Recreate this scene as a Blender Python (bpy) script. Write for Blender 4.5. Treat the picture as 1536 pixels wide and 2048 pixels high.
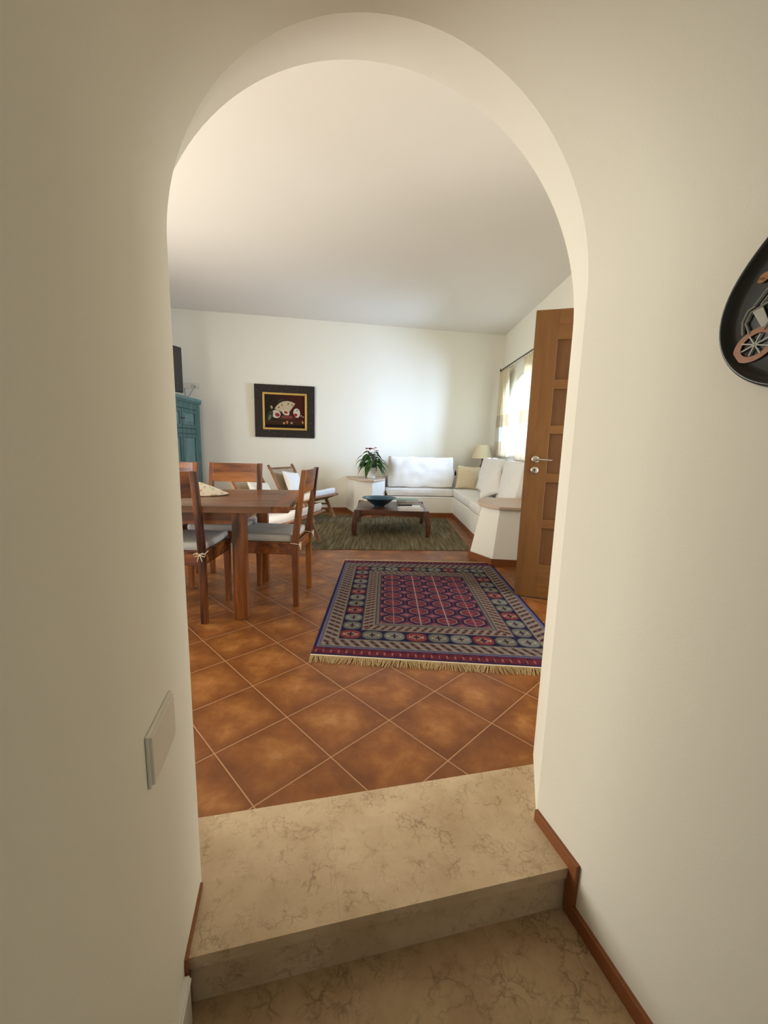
import bpy, bmesh, math, random
import numpy as np
from mathutils import Vector, Matrix, noise as mnoise
random.seed(7)
SC = bpy.context.scene
COL = SC.collection
for o in list(bpy.data.objects): bpy.data.objects.remove(o)

# ------------------------------------------------------------------ camera
PITCH, ROLL, CAMZ, FPX = 0.15915, -0.025865, 1.1285, 813.8
fw = Vector((0, math.cos(PITCH), -math.sin(PITCH)))
dn = Vector((0, -math.sin(PITCH), -math.cos(PITCH)))
rx = Vector((1, 0, 0))
Xa = math.cos(ROLL)*rx + math.sin(ROLL)*dn
Da = -math.sin(ROLL)*rx + math.cos(ROLL)*dn
cam_d = bpy.data.cameras.new('camera'); cam = bpy.data.objects.new('camera', cam_d); COL.objects.link(cam)
R3 = Matrix((Xa, -Da, -fw)).transposed()
cam.matrix_world = Matrix.Translation((0, 0, CAMZ)) @ R3.to_4x4()
cam_d.sensor_fit = 'HORIZONTAL'; cam_d.sensor_width = 36; cam_d.lens = 36*FPX/1536
cam_d.clip_start = 0.02
SC.camera = cam

# ------------------------------------------------------------------ look, world, lights
SC.view_settings.view_transform = 'Standard'
SC.view_settings.look = 'None'
SC.view_settings.gamma = 1
SC.view_settings.use_curve_mapping = False
SC.view_settings.exposure = 0.0
W = bpy.data.worlds.new('world'); SC.world = W; W.use_nodes = True
bg = W.node_tree.nodes['Background']
bg.inputs[0].default_value = (0.66, 0.82, 1.0, 1); bg.inputs[1].default_value = 1.9

AL = math.radians(12.7)                     # corridor and arch wall are turned by this
E1 = Vector((math.cos(AL), math.sin(AL), 0)); E2 = Vector((-math.sin(AL), math.cos(AL), 0))
def SN(s, n, z=0.0): return E1*s + E2*n + Vector((0, 0, z))

def area(name, loc, direction, sx, sy, power, col, spread=180):
    l = bpy.data.lights.new(name, 'AREA'); l.shape = 'RECTANGLE'; l.size = sx; l.size_y = sy
    l.energy = power; l.color = col; l.spread = math.radians(spread)
    o = bpy.data.objects.new(name, l); COL.objects.link(o)
    o.location = loc
    o.rotation_euler = Vector(direction).to_track_quat('-Z', 'Y').to_euler()
    return o
# daylight through the real openings: arched window, french door in the left wall, open door in the right wall; the hall lamp is added fill
area('daylight_window', (4.0, 6.15, 1.85), (-1, 0.0, -0.08), 2.4, 2.0, 1300, (0.48, 0.66, 1.0))
area('daylight_glass_door', (-3.75, 2.7, 1.3), (1, 0.24, 0.12), 2.3, 2.1, 140, (1.0, 0.955, 0.86))
area('daylight_open_door', (2.45, 2.22, 1.2), (-1, 0.15, 0.0), 0.95, 2.0, 40, (1.0, 0.97, 0.90))
area('fill_hall', SN(0.25, -2.35, 1.5), E2, 1.0, 1.5, 0.35, (1.0, 0.93, 0.78))  # added soft fill behind the camera, set at the unseen hall opening

# ------------------------------------------------------------------ node helpers
def lin(c):
    out = []
    for v in c:
        v = v/255.0
        out.append(v/12.92 if v <= 0.04045 else ((v+0.055)/1.055)**2.4)
    return tuple(out)
def L4(c): return lin(c)+(1,)
class NT:
    def __init__(s, name):
        s.m = bpy.data.materials.new(name); s.m.use_nodes = True
        s.t = s.m.node_tree; s.b = s.t.nodes['Principled BSDF']
    def n(s, typ, **kw):
        nd = s.t.nodes.new(typ)
        for k, v in kw.items(): setattr(nd, k, v)
        return nd
    def set(s, sock, v):
        if isinstance(v, bpy.types.NodeSocket): s.t.links.new(v, sock)
        elif v is not None:
            try: sock.default_value = v
            except Exception: sock.default_value = (v, v, v)
    def math(s, op, a, b=None, c=None, clamp=False):
        nd = s.n('ShaderNodeMath', operation=op, use_clamp=clamp)
        s.set(nd.inputs[0], a)
        if b is not None: s.set(nd.inputs[1], b)
        if c is not None: s.set(nd.inputs[2], c)
        return nd.outputs[0]
    def mix(s, f, a, b, mode='MIX'):
        nd = s.n('ShaderNodeMix', data_type='RGBA', blend_type=mode)
        s.set(nd.inputs[0], f); s.set(nd.inputs[6], a); s.set(nd.inputs[7], b)
        return nd.outputs[2]
    def coord(s, which='Object', scale=(1, 1, 1), rot=(0, 0, 0), loc=(0, 0, 0)):
        tc = s.n('ShaderNodeTexCoord'); mp = s.n('ShaderNodeMapping')
        s.t.links.new(tc.outputs[which], mp.inputs[0])
        mp.inputs['Scale'].default_value = scale; mp.inputs['Rotation'].default_value = rot; mp.inputs['Location'].default_value = loc
        return mp.outputs[0]
    def noise(s, vec, scale, detail=4, rough=0.55, dist=0.0):
        nd = s.n('ShaderNodeTexNoise'); s.set(nd.inputs['Vector'], vec)
        nd.inputs['Scale'].default_value = scale; nd.inputs['Detail'].default_value = detail
        nd.inputs['Roughness'].default_value = rough; nd.inputs['Distortion'].default_value = dist
        return nd.outputs[0], nd.outputs[1]
    def ramp(s, f, stops):
        nd = s.n('ShaderNodeValToRGB'); s.set(nd.inputs[0], f); cr = nd.color_ramp
        while len(cr.elements) < len(stops): cr.elements.new(0.5)
        for e, (p, c) in zip(cr.elements, stops): e.position = p; e.color = c if len(c) == 4 else tuple(c)+(1,)
        return nd.outputs[0]
    def bump(s, h, strength=0.2, dist=0.01):
        nd = s.n('ShaderNodeBump'); s.set(nd.inputs['Height'], h)
        nd.inputs['Strength'].default_value = strength; nd.inputs['Distance'].default_value = dist
        s.t.links.new(nd.outputs[0], s.b.inputs['Normal'])
    def out(s, col=None, rough=0.6, metal=0.0, spec=0.4):
        if col is not None: s.set(s.b.inputs['Base Color'], col)
        s.set(s.b.inputs['Roughness'], rough); s.set(s.b.inputs['Metallic'], metal)
        s.b.inputs['Specular IOR Level'].default_value = spec
        return s.m

def m_plain(name, c, rough=0.6, var=0.06, scale=12, metal=0.0, spec=0.4, bump=0.0, bscale=200):
    t = NT(name); v = t.coord()
    f, _ = t.noise(v, scale)
    a = L4(c); d = tuple(x*(1-var*2) for x in a[:3])+(1,)
    col = t.mix(f, d, tuple(min(1, x*(1+var*0.5)) for x in a[:3])+(1,))
    if bump: 
        h, _ = t.noise(v, bscale, 3); t.bump(h, bump, 0.004)
    return t.out(col, rough, metal, spec)
def m_plaster(name, c, bs=0.12):
    t = NT(name); v = t.coord()
    f, _ = t.noise(v, 1.6, 3); a = L4(c)
    col = t.mix(f, tuple(x*0.97 for x in a[:3])+(1,), a)
    h1, _ = t.noise(v, 9, 5, 0.6); h2, _ = t.noise(v, 160, 2)
    t.bump(t.math('ADD', h1, t.math('MULTIPLY', h2, 0.10)), bs, 0.012)
    return t.out(col, 0.9, 0, 0.15)
def m_wood(name, dark, mid, light, axis, rough=0.35, scale=1.0, spec=0.45, knots=0.0):
    t = NT(name)
    sc = {'X': (1.2, 14, 14), 'Y': (14, 1.2, 14), 'Z': (14, 14, 1.2)}[axis]
    v = t.coord(scale=tuple(a*scale for a in sc))
    info = t.n('ShaderNodeObjectInfo')
    ad = t.n('ShaderNodeVectorMath', operation='ADD'); t.t.links.new(v, ad.inputs[0])
    cb = t.n('ShaderNodeCombineXYZ'); r = t.math('MULTIPLY', info.outputs['Random'], 30)
    for i in range(3): t.t.links.new(r, cb.inputs[i])
    t.t.links.new(cb.outputs[0], ad.inputs[1]); v = ad.outputs[0]
    f, _ = t.noise(v, 1.0, 6, 0.6, 0.8)
    col = t.ramp(f, [(0.28, L4(dark)), (0.5, L4(mid)), (0.75, L4(light))])
    g, _ = t.noise(v, 6.0, 4, 0.7)
    col = t.mix(t.math('MULTIPLY', g, 0.35), col, L4(dark))
    if knots:
        k, _ = t.noise(v, 0.55, 2, 0.5, 1.2)
        kk = t.ramp(k, [(0.56, (0, 0, 0)), (0.66, (1, 1, 1))])
        col = t.mix(t.math('MULTIPLY', kk, knots), col, L4(tuple(x*0.45 for x in dark)))
    t.bump(f, 0.06, 0.003)
    return t.out(col, rough, 0, spec)
def m_attr(name, rough=0.9, bump=0.25, bscale=350, spec=0.1, sheen=0.0):
    t = NT(name)
    at = t.n('ShaderNodeAttribute'); at.attribute_name = 'Col'
    v = t.coord(); f, _ = t.noise(v, 220, 2)
    col = t.mix(t.math('MULTIPLY', f, 0.35), at.outputs['Color'], (0, 0, 0, 1))
    h, _ = t.noise(v, bscale, 2); t.bump(h, bump, 0.003)
    return t.out(col, rough, 0, spec)

WALLC = (238, 232, 214)
MAT = {}
MAT['wall'] = m_plaster('plaster_cream', WALLC)
MAT['ceil'] = m_plaster('plaster_ceiling', (232, 224, 210), 0.06)
MAT['bench_wall'] = m_plaster('plaster_bench', (240, 234, 220))
MAT['bench_top'] = m_plain('bench_slab_stone', (205, 180, 155), 0.5, 0.05)
# terracotta floor tiles laid on the diagonal
def m_tiles():
    t = NT('terracotta_tiles'); tc = t.n('ShaderNodeTexCoord'); sp = t.n('ShaderNodeSeparateXYZ')
    t.t.links.new(tc.outputs['Object'], sp.inputs[0])
    T, th, ox, oy = 0.303, 0.77983, -1.27614, 3.68448
    X = t.math('SUBTRACT', t.math('DIVIDE', sp.outputs[0], T), ox)
    Y = t.math('SUBTRACT', t.math('DIVIDE', sp.outputs[1], T), oy)
    c, s = math.cos(th), math.sin(th)
    a = t.math('ADD', t.math('MULTIPLY', X, c), t.math('MULTIPLY', Y, s))
    b = t.math('SUBTRACT', t.math('MULTIPLY', Y, c), t.math('MULTIPLY', X, s))
    def edge(q):
        fr = t.math('FRACT', q); return t.math('MINIMUM', fr, t.math('SUBTRACT', 1.0, fr)), fr
    ea, fa = edge(a); eb, fb = edge(b)
    e = t.math('MINIMUM', ea, eb)
    grout = t.math('LESS_THAN', e, 0.0068)
    cb = t.n('ShaderNodeCombineXYZ'); t.t.links.new(t.math('FLOOR', a), cb.inputs[0]); t.t.links.new(t.math('FLOOR', b), cb.inputs[1])
    wn = t.n('ShaderNodeTexWhiteNoise', noise_dimensions='3D'); t.t.links.new(cb.outputs[0], wn.inputs[0])
    # noise offset per tile so that clouding stops at the joints
    sc = t.n('ShaderNodeVectorMath', operation='SCALE'); t.t.links.new(wn.outputs['Color'], sc.inputs[0]); sc.inputs['Scale'].default_value = 9
    ad = t.n('ShaderNodeVectorMath', operation='ADD'); t.t.links.new(tc.outputs['Object'], ad.inputs[0]); t.t.links.new(sc.outputs[0], ad.inputs[1])
    f0, _ = t.noise(ad.outputs[0], 8.0, 6, 0.62, 0.15)
    f1 = t.math('ADD', t.math('MULTIPLY', f0, 0.85), t.math('MULTIPLY', e, 0.34))
    f2, _ = t.noise(ad.outputs[0], 45, 3)
    base = t.ramp(f1, [(0.30, L4((116, 66, 28))), (0.50, L4((144, 88, 40))), (0.63, L4((168, 110, 56))), (0.76, L4((192, 140, 86)))])
    rim = t.math('MULTIPLY', t.math('SUBTRACT', 1.0, t.math('MINIMUM', t.math('MULTIPLY', e, 5.5), 1.0)), 0.45)
    col = t.mix(rim, base, L4((106, 60, 30)))
    tint = t.math('MULTIPLY', wn.outputs['Value'], 0.22)
    col = t.mix(tint, col, L4((100, 58, 30)))
    col = t.mix(t.math('MULTIPLY', f2, 0.15), col, L4((108, 62, 32)))
    col = t.mix(grout, col, L4((182, 138, 98)))
    h = t.math('MULTIPLY', t.math('MINIMUM', t.math('MULTIPLY', e, 40), 1.0), 1.0)
    t.bump(t.math('ADD', h, t.math('MULTIPLY', f1, 0.3)), 0.25, 0.002)
    return t.out(col, t.math('ADD', 0.36, t.math('MULTIPLY', f2, 0.12)), 0, 0.35)
MAT['tiles'] = m_tiles()
MAT['terracotta'] = m_plain('terracotta_skirting', (142, 84, 44), 0.45, 0.12, 20)
def m_marble(name, base, blotch, vein, seed=0.0, vs=1.0):
    t = NT(name); v = t.coord(loc=(seed, seed*2, 0))
    f1, c1 = t.noise(v, 7, 5, 0.6)
    col = t.ramp(f1, [(0.3, L4(blotch)), (0.55, L4(base)), (0.75, L4(tuple(min(255, x+12) for x in base)))])
    def warp(k, sc):
        n0, cc = t.noise(v, sc, 4, 0.6)
        s2 = t.n('ShaderNodeVectorMath', operation='SCALE'); t.t.links.new(cc, s2.inputs[0]); s2.inputs['Scale'].default_value = k
        a2 = t.n('ShaderNodeVectorMath', operation='ADD'); t.t.links.new(v, a2.inputs[0]); t.t.links.new(s2.outputs[0], a2.inputs[1])
        return a2.outputs[0]
    for sc, th, amt, wsc in ((9*vs, 0.018, 0.6, 0.16), (18*vs, 0.035, 0.45, 0.12), (36*vs, 0.06, 0.28, 0.08)):
        vo = t.n('ShaderNodeTexVoronoi', feature='DISTANCE_TO_EDGE'); t.t.links.new(warp(wsc, 14), vo.inputs['Vector']); vo.inputs['Scale'].default_value = sc
        line = t.ramp(vo.outputs['Distance'], [(0.0, (1, 1, 1)), (th, (0.25, 0.25, 0.25)), (th*2.4, (0, 0, 0))])
        m, _ = t.noise(v, sc*0.6, 3, 0.6)
        mask = t.ramp(m, [(0.47, (0, 0, 0)), (0.60, (1, 1, 1))])
        col = t.mix(t.math('MULTIPLY', t.math('MULTIPLY', line, mask), amt), col, L4(vein))
    g, _ = t.noise(v, 120, 3)
    col = t.mix(t.math('MULTIPLY', g, 0.12), col, L4(vein))
    return t.out(col, 0.38, 0, 0.35)
MAT['marble'] = m_marble('beige_marble', (212, 186, 150), (196, 168, 132), (124, 94, 62))
MAT['marble2'] = m_marble('beige_marble_floor', (186, 156, 118), (168, 134, 98), (96, 72, 40), 3.3, 0.75)
for ax in 'XYZ':
    MAT['sheesham'+ax] = m_wood('rosewood_'+ax.lower(), (62, 28, 10), (130, 72, 28), (184, 114, 50), ax, 0.33, 1.0, 0.45, 0.85)
    MAT['teak'+ax] = m_wood('teak_'+ax.lower(), (112, 72, 42), (146, 98, 58), (172, 124, 80), ax, 0.5)
    MAT['oak'+ax] = m_wood('oak_'+ax.lower(), (104, 66, 28), (118, 78, 34), (130, 88, 42), ax, 0.45, 1.4)
    MAT['walnut'+ax] = m_wood('walnut_'+ax.lower(), (58, 32, 20), (88, 52, 34), (118, 76, 50), ax, 0.35, 1.0, 0.5)
MAT['tabletop'] = m_wood('rosewood_top', (74, 42, 22), (114, 72, 42), (150, 104, 66), 'X', 0.30, 0.8, 0.5, 0.4)
MAT['oakpanel'] = m_wood('oak_panel', (90, 54, 20), (102, 64, 26), (112, 72, 32), 'Z', 0.5, 1.4)
MAT['fabric'] = m_plain('cream_linen', (240, 235, 226), 0.95, 0.04, 8, bump=0.35, bscale=420, spec=0.1)
MAT['seatpad'] = m_plain('grey_cream_canvas', (200, 198, 192), 0.95, 0.05, 10, bump=0.3, bscale=500, spec=0.1)
MAT['pillow'] = m_plain('beige_slub', (224, 204, 168), 0.95, 0.10, 60, bump=0.5, bscale=300, spec=0.1)
MAT['whitepad'] = m_plain('white_cotton', (240, 235, 226), 0.95, 0.03, 8, bump=0.3, bscale=400, spec=0.1)
MAT['cord'] = m_plain('white_cord', (226, 208, 182), 0.9, 0.05)
MAT['black'] = m_plain('black_plastic', (22, 20, 18), 0.35, 0.1)
MAT['screen'] = m_plain('dark_screen', (46, 40, 34), 0.30, 0.05)
MAT['chrome'] = m_plain('satin_nickel', (196, 192, 182), 0.3, 0.03, metal=1.0)
MAT['white'] = m_plain('white_plastic', (226, 218, 202), 0.45, 0.02)
MAT['iron'] = m_plain('wrought_iron', (96, 84, 74), 0.5, 0.1, metal=0.6)
MAT['gold'] = m_plain('gilt', (204, 166, 88), 0.35, 0.15, 60, metal=0.55)
MAT['pot'] = m_plain('white_ceramic', (232, 232, 230), 0.25, 0.02)
MAT['leaf'] = m_plain('plant_leaf', (56, 94, 40), 0.4, 0.25, 25)
MAT['spathe'] = m_plain('pink_spathe', (176, 30, 66), 0.3, 0.1)
MAT['spathe2'] = m_plain('pale_spathe', (230, 196, 206), 0.3, 0.1)
MAT['shade'] = m_plain('lamp_shade_linen', (220, 206, 172), 0.9, 0.05, 80)
MAT['brownceramic'] = m_plain('brown_ceramic', (112, 70, 48), 0.4, 0.2)
MAT['bowl'] = m_plain('blue_bronze_bowl', (48, 82, 98), 0.30, 0.2, 8, metal=0.2, spec=0.6)
MAT['paper'] = m_plain('magazine_paper', (236, 233, 228), 0.5, 0.08, 30)
MAT['greencover'] = m_plain('green_cover', (94, 142, 112), 0.35, 0.6, 26)
MAT['greycover'] = m_plain('grey_cover', (120, 108, 96), 0.5, 0.3, 30)
MAT['palecover'] = m_plain('pale_cover', (206, 196, 190), 0.4, 0.35, 22)
MAT['rubber'] = m_plain('remote_black', (36, 30, 30), 0.5, 0.1)
# teal painted wood with worn streaks
def m_teal(name, c, d):
    t = NT(name); v = t.coord(scale=(6, 6, 1.2)); f, _ = t.noise(v, 2.0, 6, 0.65)
    col = t.ramp(f, [(0.3, L4(d)), (0.5, L4(c)), (0.72, L4(tuple(min(255, x+14) for x in c)))])
    g, _ = t.noise(v, 9, 4, 0.7)
    col = t.mix(t.ramp(g, [(0.66, (0, 0, 0)), (0.74, (1, 1, 1))]), col, L4((86, 64, 42)))
    return t.out(col, 0.55, 0, 0.3)
MAT['teal'] = m_teal('teal_paint', (72, 100, 90), (52, 78, 70))
MAT['teal2'] = m_teal('teal_paint_panel', (98, 122, 114), (78, 104, 96))
# woven seagrass
def m_woven():
    t = NT('woven_cord'); v = t.coord()
    w = t.n('ShaderNodeTexWave', wave_type='BANDS', bands_direction='Y'); t.t.links.new(v, w.inputs[0]); w.inputs['Scale'].default_value = 38; w.inputs['Distortion'].default_value = 2
    w2 = t.n('ShaderNodeTexWave', wave_type='BANDS', bands_direction='X'); t.t.links.new(v, w2.inputs[0]); w2.inputs['Scale'].default_value = 30; w2.inputs['Distortion'].default_value = 2
    f = t.math('MULTIPLY', w.outputs[1], w2.outputs[1])
    col = t.ramp(f, [(0.0, L4((158, 134, 106))), (0.4, L4((200, 176, 144)))]); t.bump(f, 0.6, 0.004)
    return t.out(col, 0.85, 0, 0.15)
MAT['woven'] = m_woven()
# olive flat-weave rug with streaks
def m_olive():
    t = NT('olive_flatweave'); v = t.coord(scale=(34, 2.2, 1)); f, _ = t.noise(v, 1.0, 5, 0.65, 0.3)
    col = t.ramp(f, [(0.30, L4((76, 66, 46))), (0.48, L4((108, 97, 72))), (0.62, L4((134, 122, 94))), (0.75, L4((160, 148, 118)))])
    v2 = t.coord(scale=(3, 60, 1)); g, _ = t.noise(v2, 1.0, 3)
    col = t.mix(t.math('MULTIPLY', g, 0.25), col, L4((70, 60, 38))); t.bump(f, 0.5, 0.004)
    return t.out(col, 0.95, 0, 0.1)
MAT['olive'] = m_olive()
# curtains: translucent cotton with woven bands
def m_curtain(name, bands):
    t = NT(name); tc = t.n('ShaderNodeTexCoord'); sp = t.n('ShaderNodeSeparateXYZ'); t.t.links.new(tc.outputs['Object'], sp.inputs[0])
    stops = []
    z0, z1 = 0.9, 2.5
    for z, c in bands: stops.append(((z-z0)/(z1-z0), L4(c)))
    f = t.math('DIVIDE', t.math('SUBTRACT', sp.outputs[2], z0), z1-z0)
    col = t.ramp(f, stops); col.node.color_ramp.interpolation = 'CONSTANT'
    t.t.nodes.remove(t.b)
    df = t.n('ShaderNodeBsdfDiffuse'); tr = t.n('ShaderNodeBsdfTranslucent'); mx = t.n('ShaderNodeMixShader')
    t.t.links.new(col, df.inputs[0]); t.t.links.new(col, tr.inputs[0]); mx.inputs[0].default_value = 0.45
    t.t.links.new(df.outputs[0], mx.inputs[1]); t.t.links.new(tr.outputs[0], mx.inputs[2])
    t.t.links.new(mx.outputs[0], t.t.nodes['Material Output'].inputs[0])
    return t.m
MAT['curtain'] = m_curtain('banded_cotton', [(0.9, (226, 214, 194)), (1.26, (236, 234, 228)), (1.50, (214, 200, 176)), (1.70, (236, 226, 200)), (2.46, (220, 206, 190))])
t = NT('window_glass'); t.t.nodes.remove(t.b)
g1 = t.n('ShaderNodeBsdfTransparent'); g2 = t.n('ShaderNodeBsdfGlossy'); g3 = t.n('ShaderNodeMixShader'); g2.inputs['Roughness'].default_value = 0.03
g1.inputs[0].default_value = (0.93, 0.96, 0.98, 1); g3.inputs[0].default_value = 0.06
t.t.links.new(g1.outputs[0], g3.inputs[1]); t.t.links.new(g2.outputs[0], g3.inputs[2]); t.t.links.new(g3.outputs[0], t.t.nodes['Material Output'].inputs[0]); MAT['glass'] = t.m

# ------------------------------------------------------------------ mesh helpers
class MB:
    def __init__(s): s.v = []; s.f = []; s.c = None
    def add(s, vs, fs):
        o = len(s.v); s.v += [tuple(v) for v in vs]; s.f += [tuple(i+o for i in f) for f in fs]; return s
    def box(s, x0, x1, y0, y1, z0, z1, M=None):
        vs = [Vector(p) for p in ((x0,y0,z0),(x1,y0,z0),(x1,y1,z0),(x0,y1,z0),(x0,y0,z1),(x1,y0,z1),(x1,y1,z1),(x0,y1,z1))]
        if M is not None: vs = [M @ v for v in vs]
        return s.add(vs, [(0,3,2,1),(4,5,6,7),(0,1,5,4),(1,2,6,5),(2,3,7,6),(3,0,4,7)])
    def hexa(s, bot, top):   # 4 bottom pts, 4 top pts
        return s.add(list(bot)+list(top), [(0,3,2,1),(4,5,6,7),(0,1,5,4),(1,2,6,5),(2,3,7,6),(3,0,4,7)])
    def prism(s, poly, z0, z1, poly1=None):
        n = len(poly); p1 = poly1 or poly
        vs = [(p[0], p[1], z0) for p in poly]+[(p[0], p[1], z1) for p in p1]
        fs = [tuple(range(n-1, -1, -1)), tuple(range(n, 2*n))]+[(i, (i+1) % n, n+(i+1) % n, n+i) for i in range(n)]
        return s.add(vs, fs)
    def bar(s, a, b, wx, wy, up=(0, 0, 1), wx1=None, wy1=None):   # rectangular bar a->b
        a = Vector(a); b = Vector(b); d = (b-a).normalized(); u = Vector(up)
        if abs(d.dot(u)) > 0.98: u = Vector((0, 1, 0))
        sx = d.cross(u).normalized(); sy = sx.cross(d).normalized()
        wx1 = wx1 or wx; wy1 = wy1 or wy
        q = lambda c, w, h: [c-sx*w/2-sy*h/2, c+sx*w/2-sy*h/2, c+sx*w/2+sy*h/2, c-sx*w/2+sy*h/2]
        return s.hexa(q(a, wx, wy), q(b, wx1, wy1))
    def tube(s, pts, r, n=8, cap=True):
        pts = [Vector(p) for p in pts]; rs = r if isinstance(r, (list, tuple)) else [r]*len(pts)
        rings = []; o = len(s.v); prev = None
        for i, p in enumerate(pts):
            d = (pts[min(i+1, len(pts)-1)]-pts[max(i-1, 0)]).normalized()
            u = prev if prev is not None else (Vector((0, 0, 1)) if abs(d.z) < 0.9 else Vector((1, 0, 0)))
            sx = d.cross(u).normalized(); sy = sx.cross(d).normalized(); prev = sy
            for k in range(n):
                a = 2*math.pi*k/n; s.v.append(tuple(p+(sx*math.cos(a)+sy*math.sin(a))*rs[i]))
        for i in range(len(pts)-1):
            for k in range(n):
                s.f.append((o+i*n+k, o+i*n+(k+1) % n, o+(i+1)*n+(k+1) % n, o+(i+1)*n+k))
        if cap:
            s.f.append(tuple(o+k for k in range(n-1, -1, -1))); s.f.append(tuple(o+(len(pts)-1)*n+k for k in range(n)))
        return s
    def lathe(s, prof, c=(0, 0, 0), n=32):
        o = len(s.v)
        for r, z in prof:
            for k in range(n):
                a = 2*math.pi*k/n; s.v.append((c[0]+r*math.cos(a), c[1]+r*math.sin(a), c[2]+z))
        for i in range(len(prof)-1):
            for k in range(n): s.f.append((o+i*n+k, o+i*n+(k+1) % n, o+(i+1)*n+(k+1) % n, o+(i+1)*n+k))
        s.f.append(tuple(o+k for k in range(n-1, -1, -1))); s.f.append(tuple(o+(len(prof)-1)*n+k for k in range(n)))
        return s
    def grid(s, fn, nu, nv):
        vs = [fn(i/nu, j/nv) for j in range(nv+1) for i in range(nu+1)]
        fs = [(j*(nu+1)+i, j*(nu+1)+i+1, (j+1)*(nu+1)+i+1, (j+1)*(nu+1)+i) for j in range(nv) for i in range(nu)]
        return s.add(vs, fs)
    def tf(s, M): s.v = [tuple(M @ Vector(v)) for v in s.v]; return s
    def build(s, name, mat, parent=None, smooth=False, bevel=0.0, seg=2, autosmooth=None, weld=False):
        me = bpy.data.meshes.new(name); me.from_pydata(s.v, [], s.f); me.validate(); me.update()
        if weld or True:
            bm = bmesh.new(); bm.from_mesh(me)
            if weld: bmesh.ops.remove_doubles(bm, verts=bm.verts, dist=1e-5)
            bmesh.ops.recalc_face_normals(bm, faces=bm.faces); bm.to_mesh(me); bm.free()
        o = bpy.data.objects.new(name, me); COL.objects.link(o)
        for m in (mat if isinstance(mat, list) else [mat]): me.materials.append(m)
        if smooth: me.polygons.foreach_set('use_smooth', [True]*len(me.polygons))
        if autosmooth:
            me.polygons.foreach_set('use_smooth', [True]*len(me.polygons))
            try: me.set_sharp_from_angle(angle=math.radians(autosmooth))
            except Exception: pass
        if bevel:
            b = o.modifiers.new('bevel', 'BEVEL'); b.width = bevel; b.segments = seg; b.limit_method = 'ANGLE'; b.angle_limit = math.radians(40)
        if parent is not None: o.parent = parent
        return o
def empty(name, loc=(0, 0, 0), rz=0.0):
    o = bpy.data.objects.new(name, None); COL.objects.link(o); o.location = loc; o.rotation_euler = (0, 0, rz); o.empty_display_size = 0.1
    return o
def tag(o, label, cat, group=None, kind=None):
    o['label'] = label; o['category'] = cat
    if group: o['group'] = group
    if kind: o['kind'] = kind
    return o
def struct(o): o['kind'] = 'structure'; return o
def copy_tree(o, parent=None):
    c = o.copy(); COL.objects.link(c)
    if parent is not None: c.parent = parent
    for ch in [k for k in bpy.data.objects if k.parent == o]: copy_tree(ch, c)
    return c

def cushion(mb, lx, ly, lz, M, bulge=0.35, e=0.35, n=22, wr=0.006, seed=0, flat=0.0):
    """box cushion: rounded, puffed, a little wrinkled. lx,ly,lz full sizes, centred."""
    faces = {}
    def sgn(a): return -1 if a < 0 else 1
    def P(d):
        d = Vector(d)
        m = max(abs(d.x), abs(d.y), abs(d.z)); q = d/m     # on the cube
        r = q.normalized()
        x, y, z = q
        # rounded cube
        p = Vector((x, y, z)).lerp(Vector((r.x*1.15, r.y*1.15, r.z*1.15)), e*0.5)
        fx = 1-min(1, abs(q.x))**4; fy = 1-min(1, abs(q.y))**4
        puff = 1+bulge*fx*fy if abs(q.z) > 0.0 else 1
        zz = p.z*(puff if lz < min(lx, ly) else 1)
        v = Vector((p.x*lx/2, p.y*ly/2, zz*lz/2))
        w = mnoise.noise(Vector((v.x*7+seed, v.y*7, v.z*9)))*wr + mnoise.noise(Vector((v.x*22+seed, v.y*5, v.z*9)))*wr*0.5
        return v + r*w
    for ax in range(3):
        for sg in (-1, 1):
            def fn(u, v, ax=ax, sg=sg):
                a = 2*u-1; b = 2*v-1
                d = [0, 0, 0]; d[ax] = sg; d[(ax+1) % 3] = a; d[(ax+2) % 3] = b
                return M @ P(d)
            mb.grid(fn, n, n)
    return mb
def pillow(mb, w, h, t, M, n=22, wr=0.006, seed=0, slump=0.0):
    """two-sided scatter pillow with pointed corners; lies in local x (w), z (h), thickness y"""
    def P(u, v, sg):
        a = 2*u-1; b = 2*v-1
        fa = 1-abs(a)**2.6; fb = 1-abs(b)**2.6
        th = (max(fa, 0)**0.55)*(max(fb, 0)**0.55)*t/2
        pin = 1-0.09*(1-b*b) * abs(a)**2 ; pinb = 1-0.09*(1-a*a)*abs(b)**2
        x = a*w/2*pin; z = b*h/2*pinb
        th += mnoise.noise(Vector((x*9+seed, z*9, sg*3)))*wr*(fa*fb)**0.3 if fa*fb > 0 else 0
        return M @ Vector((x, sg*th - slump*(b*b), z))
    mb.grid(lambda u, v: P(u, v, -1), n, n); mb.grid(lambda u, v: P(u, v, 1), n, n)
    return mb
def TM(loc, rx=0, ry=0, rz=0):
    return Matrix.Translation(loc) @ Matrix.Rotation(rz, 4, 'Z') @ Matrix.Rotation(rx, 4, 'X') @ Matrix.Rotation(ry, 4, 'Y')

# ================================================================== SETTING
ZL = -0.14          # lower hall floor
CH = 3.10           # ceiling of the living room
XW = 2.04           # window wall
XL = -3.38          # left wall
N0, N1 = 0.965, 1.207
SCN, RN, ZSN = 0.243, 0.485, 1.52      # near arch: centre, radius, springing
SCF, RF, ZSF = 0.262, 0.609, 1.505     # far arch
def xy(s, n): p = SN(s, n); return (p.x, p.y)
def wallback(x): return 7.13+0.19*x
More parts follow.
